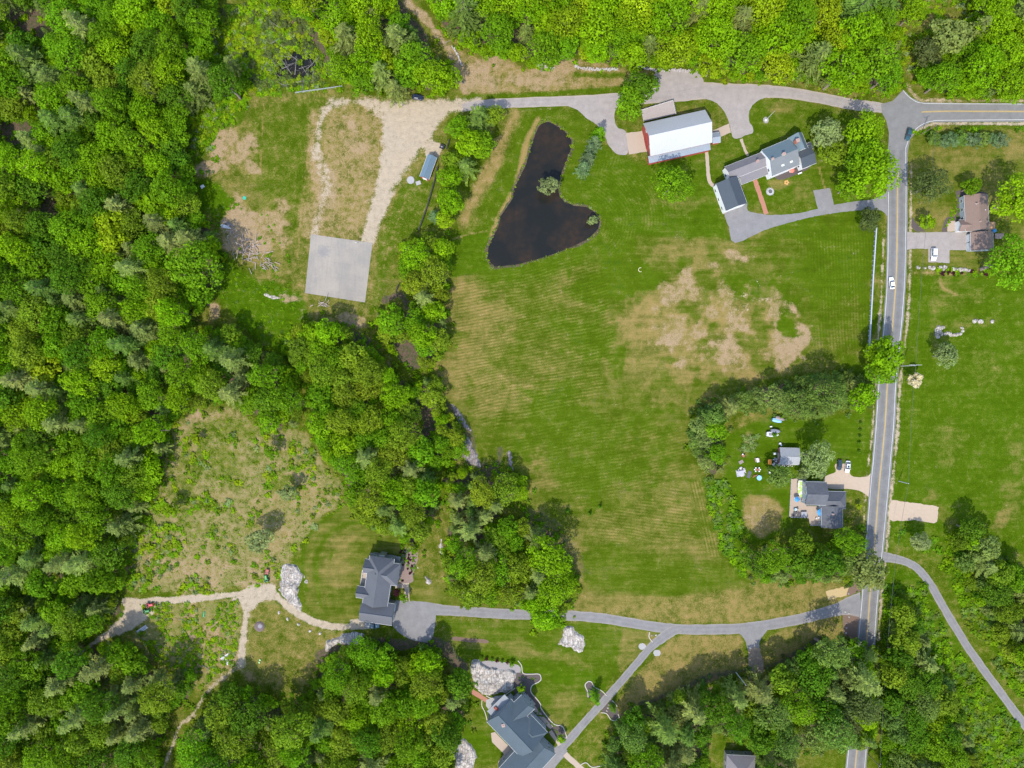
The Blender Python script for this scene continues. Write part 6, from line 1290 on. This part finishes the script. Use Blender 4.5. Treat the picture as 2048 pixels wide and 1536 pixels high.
fence('dark_fence', [(899, 281), (894, 300)], 1.4, FD, 'short dark fence piece beside the black grill', 3, cap=.4)
fence('dark_fence', [(798, 570), (793, 584)], 1.6, FD, 'short dark fence end among the belt trees', 4, cap=.4)

# kerbs of the garden beds
KM = mat('kerb_stone', (.36, .33, .27), .85, var=.12, scale=3)
def kerb(pts, label, w=.30):
    q = smooth(pts, False, 5); x0, y0 = P(*q[0]); b = MB()
    for i in range(len(q) - 1):
        A = P(*q[i]); B_ = P(*q[i + 1]); b.box((A[0] + B_[0]) / 2 - x0, (A[1] + B_[1]) / 2 - y0, 0, math.hypot(B_[0] - A[0], B_[1] - A[1]) + .02, w, .22 + (i % 2) * .003, math.atan2(B_[1] - A[1], B_[0] - A[0]))
    o = b.build('garden_kerb', KM, None, (x0, y0, 0)); tag(o, label, 'kerb')
kerb([(1036,1321),(1043,1331),(1046,1346),(1060,1348),(1078,1348),(1082,1357),(1078,1363),(1064,1371),(1062,1384),(1074,1398),(1081,1408),(1083,1418),(1107,1447),(1124,1452),(1131,1466),(1134,1476)], 'long winding pale stone edging of the dark bed by the slate-roofed house')
kerb([(1176,1394),(1175,1383),(1170,1370),(1176,1363),(1183,1364),(1189,1374),(1204,1382),(1213,1391)], 'stone edging of the kerbed bed left of the side drive')
kerb([(1202,1425),(1213,1427),(1221,1438),(1229,1441),(1238,1436),(1236,1428)], 'stone edging south of the bed right of the side drive'); kerb([(1224,1401),(1231,1407),(1234,1413)], 'short stone edging east of the bed right of the side drive')
kerb([(964,1400),(964,1412),(970,1424),(974,1440)], 'stone edging by the patio west of the slate-roofed house'); kerb([(972,1391),(984,1396),(1005,1392),(1030,1376)], 'stone edging between the ledge and the patio')
kerb([(1160,1530),(1172,1525),(1184,1534),(1204,1531)], 'stone edging at the bottom edge beside the paved walk'); kerb([(1299,1264),(1298,1274),(1305,1284)], 'stone edging of the small bed at the drive fork')

# ------------------------------------------------------------------ rocks
def rock_mat(name, c):
    t = NT(name); n = t.noise(.9, 5, .7, dist=1.2); n2 = t.noise(3.2, 4, .7); mp = t.n('ShaderNodeMapping'); t.l(t.pos(), mp.inputs[0]); mp.inputs['Scale'].default_value = (2.6, .35, 1); mp.inputs['Rotation'].default_value = (0, 0, .2)
    n3 = t.noise(1.2, 3, .6, vec=mp.outputs[0]); col = t.mix(t.mr(n, .38, .62), c, (c[0] * .55, c[1] * .5, c[2] * .45)); col = t.mix(t.mr(n3, .47, .56, 0, .75), col, (c[0] * .42, c[1] * .40, c[2] * .38)); vo = t.n('ShaderNodeTexVoronoi'); vo.feature = 'DISTANCE_TO_EDGE'; vo.inputs['Scale'].default_value = .38; t.l(t.pos(), vo.inputs['Vector']); col = t.mix(t.mr(vo.outputs[0], .0, .06, .6, 0), col, (.07, .06, .05))
    col = t.scale(col, t.math('ADD', .65, t.math('MULTIPLY', n2, .7))); t.base(col); t.bump(n3, .8, .25); return t.set(.9, .2)
RKW = rock_mat('white_ledge', (.44, .41, .375)); RKG = rock_mat('grey_ledge', (.25, .225, .22))
def ledge(pts, hgt, label, m, seed):
    q = smooth(pts, True, 4); x0, y0 = P(*pts[0]); xs = [p[0] for p in q]; ys = [p[1] for p in q]; st = 1.6
    gx = np.arange(min(xs) - 3, max(xs) + 3, st); gy = np.arange(min(ys) - 3, max(ys) + 3, st); X, Y = np.meshgrid(gx, gy); D = sdf(q, X, Y) + (vnoise(X, Y, 5, seed) - .5) * 5
    Z = sstep(0, 5, -D) * hgt * (.45 + .9 * vnoise(X, Y, 14, seed + 1) + .5 * (vnoise(X + .4 * Y, Y, 4, seed + 2) - .5)) - .12; Z[D > 0] = -.12
    V = np.stack([(X - 1024) * S - x0, (768 - Y) * S - y0, Z], -1).reshape(-1, 3); ny, nx = X.shape; idx = np.arange(nx * ny).reshape(ny, nx)
    F = np.stack([idx[:-1, :-1], idx[1:, :-1], idx[1:, 1:], idx[:-1, 1:]], -1).reshape(-1, 4); keep = (V[F][:, :, 2] > -.119).any(1); F = F[keep]
    o = link('rock_ledge', mesh_np('rock_ledge', V, F, [m]), None, (x0, y0, 0)); tag(o, label, 'rock')
ledge([(562,1132),(574,1127),(590,1128),(604,1142),(606,1156),(600,1172),(598,1190),(603,1210),(600,1224),(586,1212),(568,1196),(558,1180),(560,1160)], 1.1, 'big white rock outcrop between the sandy track and the lawn', RKW, 1)
ledge([(606,1148),(616,1160),(614,1169),(606,1162)], .5, 'small pale spur of rock on the lawn edge of the outcrop', RKW, 2)
ledge([(1129,1254),(1146,1252),(1152,1262),(1166,1272),(1172,1290),(1166,1304),(1150,1304),(1140,1296),(1115,1290),(1122,1276)], .8, 'white rock outcrop in the lawn just south of the long drive', RKW, 3)
ledge([(652,1284),(668,1276),(690,1267),(708,1264),(728,1268),(722,1284),(704,1294),(680,1288),(660,1300),(650,1306)], .9, 'pale rock ledge at the northern tip of the southern wood', RKW, 4)
ledge([(942,1322),(955,1318),(975,1332),(1000,1336),(1030,1342),(1030,1362),(1024,1380),(1000,1388),(985,1390),(965,1390),(948,1370),(942,1350)], 1.0, 'broad streaked ledge above the slate-roofed house', RKW, 5)
ledge([(902,1482),(915,1475),(935,1482),(955,1508),(948,1525),(945,1550),(912,1550),(908,1520),(898,1500)], 1.0, 'grey-white ledge west of the slate-roofed house at the bottom edge', RKW, 6)
ledge([(902,810),(912,812),(925,830),(938,850),(945,862),(936,864),(922,850),(908,830)], .5, 'upper grey ledge strip between wood and hayfield', RKG, 7)
ledge([(932,872),(942,880),(950,900),(958,915),(964,935),(950,932),(930,920),(918,905),(922,890)], .7, 'lower grey ledge at the wood edge of the hayfield', RKG, 8)
ledge([(1016,902),(1022,905),(1026,925),(1028,942),(1020,940),(1015,920)], .5, 'thin rock rib beside the hayfield wood', RKG, 9)
ledge([(848,1152),(856,1154),(867,1164),(862,1170),(852,1165)], .8, 'white boulder alone on the grey house lawn', RKW, 10)
ledge([(830,1134),(835,1133),(841,1138),(838,1141)], .5, 'small white stone near the garden bed', RKW, 11)
ledge([(880,1075),(886,1080),(888,1105),(883,1112),(877,1095)], .4, 'white rock streak on the path through the wood', RKW, 12)
ledge([(915,145),(925,160),(935,170),(940,178),(930,172),(920,160)], .5, 'pale rock streak west of the sandy bank', RKG, 13)
ledge([(445,440),(462,446),(470,454),(455,456),(446,450)], .5, 'pale rubble on the brush pile', RKG, 14)
ledge([(525,585),(545,588),(565,596),(550,600),(530,596)], .3, 'flat pale stones in the weeds west of the concrete pad', RKW, 15)
ledge([(685,228),(692,228),(700,250),(712,275),(716,282),(706,268),(690,246)], .15, 'low sandy ridge in the middle of the dry yard', A_sand, 16)
def stone(px, py, r, seed, label, group, m=None):
    rs = random.Random(seed); bm = bmesh.new(); bmesh.ops.create_icosphere(bm, subdivisions=2, radius=1)
    for v in bm.verts:
        k = 1 + rs.uniform(-.16, .16); v.co = Vector((v.co.x * r * k, v.co.y * r * k * .8, max(-.2, v.co.z) * r * .65 * k))
    me = bpy.data.meshes.new('stone'); bm.to_mesh(me); bm.free(); me.materials.append(m or RKW); o = link('boulder', me, None, (*P(px, py), 0)); o.rotation_euler = (0, 0, rs.uniform(0, 6)); tag(o, label, 'boulder', group)
ORD = ['first','second','third','fourth','fifth','sixth','seventh','eighth','ninth','tenth','eleventh','twelfth','thirteenth','fourteenth','fifteenth','sixteenth','seventeenth','eighteenth']
for i, (x, y, r) in enumerate([(1835,535,.7),(1838,536,.6),(1859,535,.8),(1866,536,1.0),(1880,535,.9),(1890,534,.9),(1887,538,.8),(1907,538,.9),(1913,539,.7),(1921,540,1.1),(1929,539,.9),(1933,540,.7),(1850,536,.6),(1938,541,.7)]): stone(x, y, r, i, f"white boulder in the garden wall {max(1, round((x - 1826) * S, 1))} m from the road edge", 'boulders of the garden wall')
j = 0
for x, y, r in [(1876,655,.9),(1881,657,1),(1886,655,.8),(1873,662,1),(1879,663,.9),(1873,669,.9),(1876,674,.9),(1883,668,.8),(1890,668,.7),(1896,666,.8),(1901,669,.8),(1908,670,.8),(1915,669,.8),(1921,668,.7),(1925,662,.7),(1924,656,.7),(1950,642,1.1),(1961,643,1.1),(1984,643,.9)]:
    stone(x, y, r, 40 + j, f"pasture boulder {round((x - 1800) * S, 1)} m east of the road, {round((y - 540) * S, 1)} m below the wall", 'boulders in the eastern pasture', RKW); j += 1
for i, (x, y) in enumerate([(558,1225),(575,1238),(597,1249),(620,1262),(640,1267)]): stone(x, y, .65, 80 + i, f"{ORD[i]} squarish white boulder from the left along the sandy track bend", 'marker boulders by the track')
for i, (x, y) in enumerate([(1690,1224),(1698,1226),(1698,1234),(1694,1246),(1693,1256),(1692,1266),(1697,1187)]): stone(x, y, .4, 90 + i, f"small white stone {['at the top left','at the top right','just below the top pair','upper middle','lower middle','at the bottom','across the drive'][i]} of the roadside mulch", 'marker stones in mulch')
for i, (x, y) in enumerate([(1304,1271),(1312,1270),(1216,1416),(1214,1422),(1218,1410)]): stone(x, y, .45, 100 + i, ['small white stone left in the drive fork bed', 'small white stone right in the drive fork bed', 'middle stone beside the right kerbed bed', 'lowest stone beside the right kerbed bed', 'topmost stone beside the right kerbed bed'][i], 'bed stones')
# dry stone wall at the northern wood edge
w = empty('stone_wall', (*P(1100, 135), 0)); tag(w, 'tumbled dry stone wall along the foot of the northern wood', 'wall'); ox, oy = P(1100, 135); k = MB()
for seg in ([(1062,128),(1085,133),(1110,138)], [(1150,133),(1170,138),(1238,140)], [(1272,134),(1300,138),(1330,141),(1360,141),(1398,143)], [(905,92),(915,110),(925,135)]):
    q = smooth(seg, False, 6)
    for i in range(len(q) - 1):
        n = max(1, int(math.hypot(q[i + 1][0] - q[i][0], q[i + 1][1] - q[i][1]) / 1.6))
        for jn in range(n):
            for _ in range(2):
                x, y = P(q[i][0] + (q[i + 1][0] - q[i][0]) * jn / n + rnd.uniform(-1, 1), q[i][1] + (q[i + 1][1] - q[i][1]) * jn / n + rnd.uniform(-2.4, 2.4)); s1 = rnd.uniform(.3, .75); k.box(x - ox, y - oy, rnd.uniform(-.1, .2), s1, s1 * .7, s1 * .7, rnd.uniform(0, 3), top=.7)
k.build('stones', mat('field_stone', (.34, .31, .30), .9, var=.35, scale=1.2), w)
# rubble and logs of the brush piles
for px, py, n, lab in ((500, 500, 60, 'heap of grey brush and logs south-west of the dry yard'), (527, 525, 34, 'line of dumped logs pointing at the concrete pad'), (645, 610, 16, 'broken concrete under the south edge of the pad'), (462, 470, 30, 'bleached stump heap at the western wood edge')):
    o = thing('brush_pile', lab, 'brush pile', px, py); k = MB(); rs = random.Random(px)
    for i in range(n): a = rs.gauss(.5 if px == 527 else 0, .5 if px == 527 else 2); x, y = rs.gauss(0, 2.6 if px != 645 else 2), rs.gauss(0, 1.9 if px != 645 else .7); L = rs.uniform(.8, 3.2); z = rs.uniform(.05, .7); k.tube((x, y, z), (x + math.cos(-a) * L, y + math.sin(-a) * L, z + rs.uniform(-.1, .3)), rs.uniform(.05, .14), n=5)
    k.build('logs', mat('weathered_log', (.33, .27, .24), .9, var=.35), o)
sp = thing('fire_pit', 'dark round burnt stump pit left of the track bend', 'pit', 519, 1253); k = MB(); k.tube((0, 0, 0), (0, 0, .35), 2.0, 1.5, n=16); k.build('mound', mat('ash_mound', (.12, .09, .085), .95, var=.3, scale=2), sp); k = MB(); k.tube((.3, .2, .353), (.3, .2, .4), .8, n=12); k.build('ash', mat('grey_ash', (.2, .19, .2)), sp)

# ------------------------------------------------------------------ utility poles and wires
PW = mat('pole_wood', (.17, .13, .10), .9, var=.2); WR = mat('wire', (.08, .085, .08), .5); PZ = mat('pole_grey', (.42, .43, .43), .7)
def pole(bx, by, hgt, label, az=0, arm=2.4, m=PW):
    x, y = P(bx, by); o = empty('utility_pole', (x, y, 0), R(az)); tag(o, label, 'utility pole', 'utility poles'); k = MB(); k.tube((0, 0, -.1), (0, 0, hgt), .17, .12, n=8); k.build('shaft', m, o)
    if arm:
        k = MB(); k.box(0, .14, hgt - .5, arm, .12, .14); k.build('crossarm', m, o)
        for sx in (-.45, 0, .45): k = MB(); k.tube((sx * arm, .14, hgt - .36), (sx * arm, .14, hgt - .15), .06, n=6); k.build('insulator', TRIM, o)
    return (x, y, hgt)
a1 = pole(1842, 268.5, 10.3, 'utility pole at the inside corner of the road junction', 20, 2.2)
a2 = pole(1802, 732, 10, 'utility pole with a long pale crossarm in the eastern pasture', 0, 4.6, PZ)
a3 = pole(1797, 962, 7.0, 'pale leaning-looking pole beside the road near the gravel pad', 90, 0, PZ)
a4 = pole(1472, 1345, 11.5, 'pale pole at the wood edge below the stubby drive', 60, 0, PZ)
a5 = pole(1736, 1508, 9, 'utility pole beside the road at the bottom edge', 60, 2.0)
a6 = pole(1698, 1272, 9, 'utility pole in the wood corner by the long drive mouth', 60, 2.0)
def wire(p, q, label, sag=1.2, r=.042):
    n = 14; k = MB(); pt = []
    for i in range(n + 1):
        t = i / n; pt.append((p[0] + (q[0] - p[0]) * t - p[0], p[1] + (q[1] - p[1]) * t - p[1], p[2] + (q[2] - p[2]) * t - sag * 4 * t * (1 - t)))
    for i in range(n): k.tube(pt[i], pt[i + 1], r, n=4)
    o = k.build('power_line', WR, None, (p[0], p[1], 0)); tag(o, label, 'power line', 'power lines')
hz = lambda a, d=0: (a[0] + d, a[1] + .14, a[2] - .15)
wire(hz(a1), hz(a2), 'long wire over the eastern lawn from junction to pasture pole'); wire(hz(a2), (a3[0], a3[1], a3[2] - .1), 'wire continuing south over the verge to the pale pole', .6)
wire((a3[0], a3[1], 6.8), (*P(1765, 1130), 8.5), 'wire from the pale pole over the gravel pad', .5); wire((*P(1765, 1130), 8.5), hz(a5), 'wire over the trees east of the road to the bottom pole', 1)
wire(hz(a6), (*P(1560, 1345), 8), 'wire along the wood edge toward the stubby drive', .8); wire(hz(a6), (*P(1745, 1300), 8.5), 'wire crossing the main road by the long drive mouth', .3)
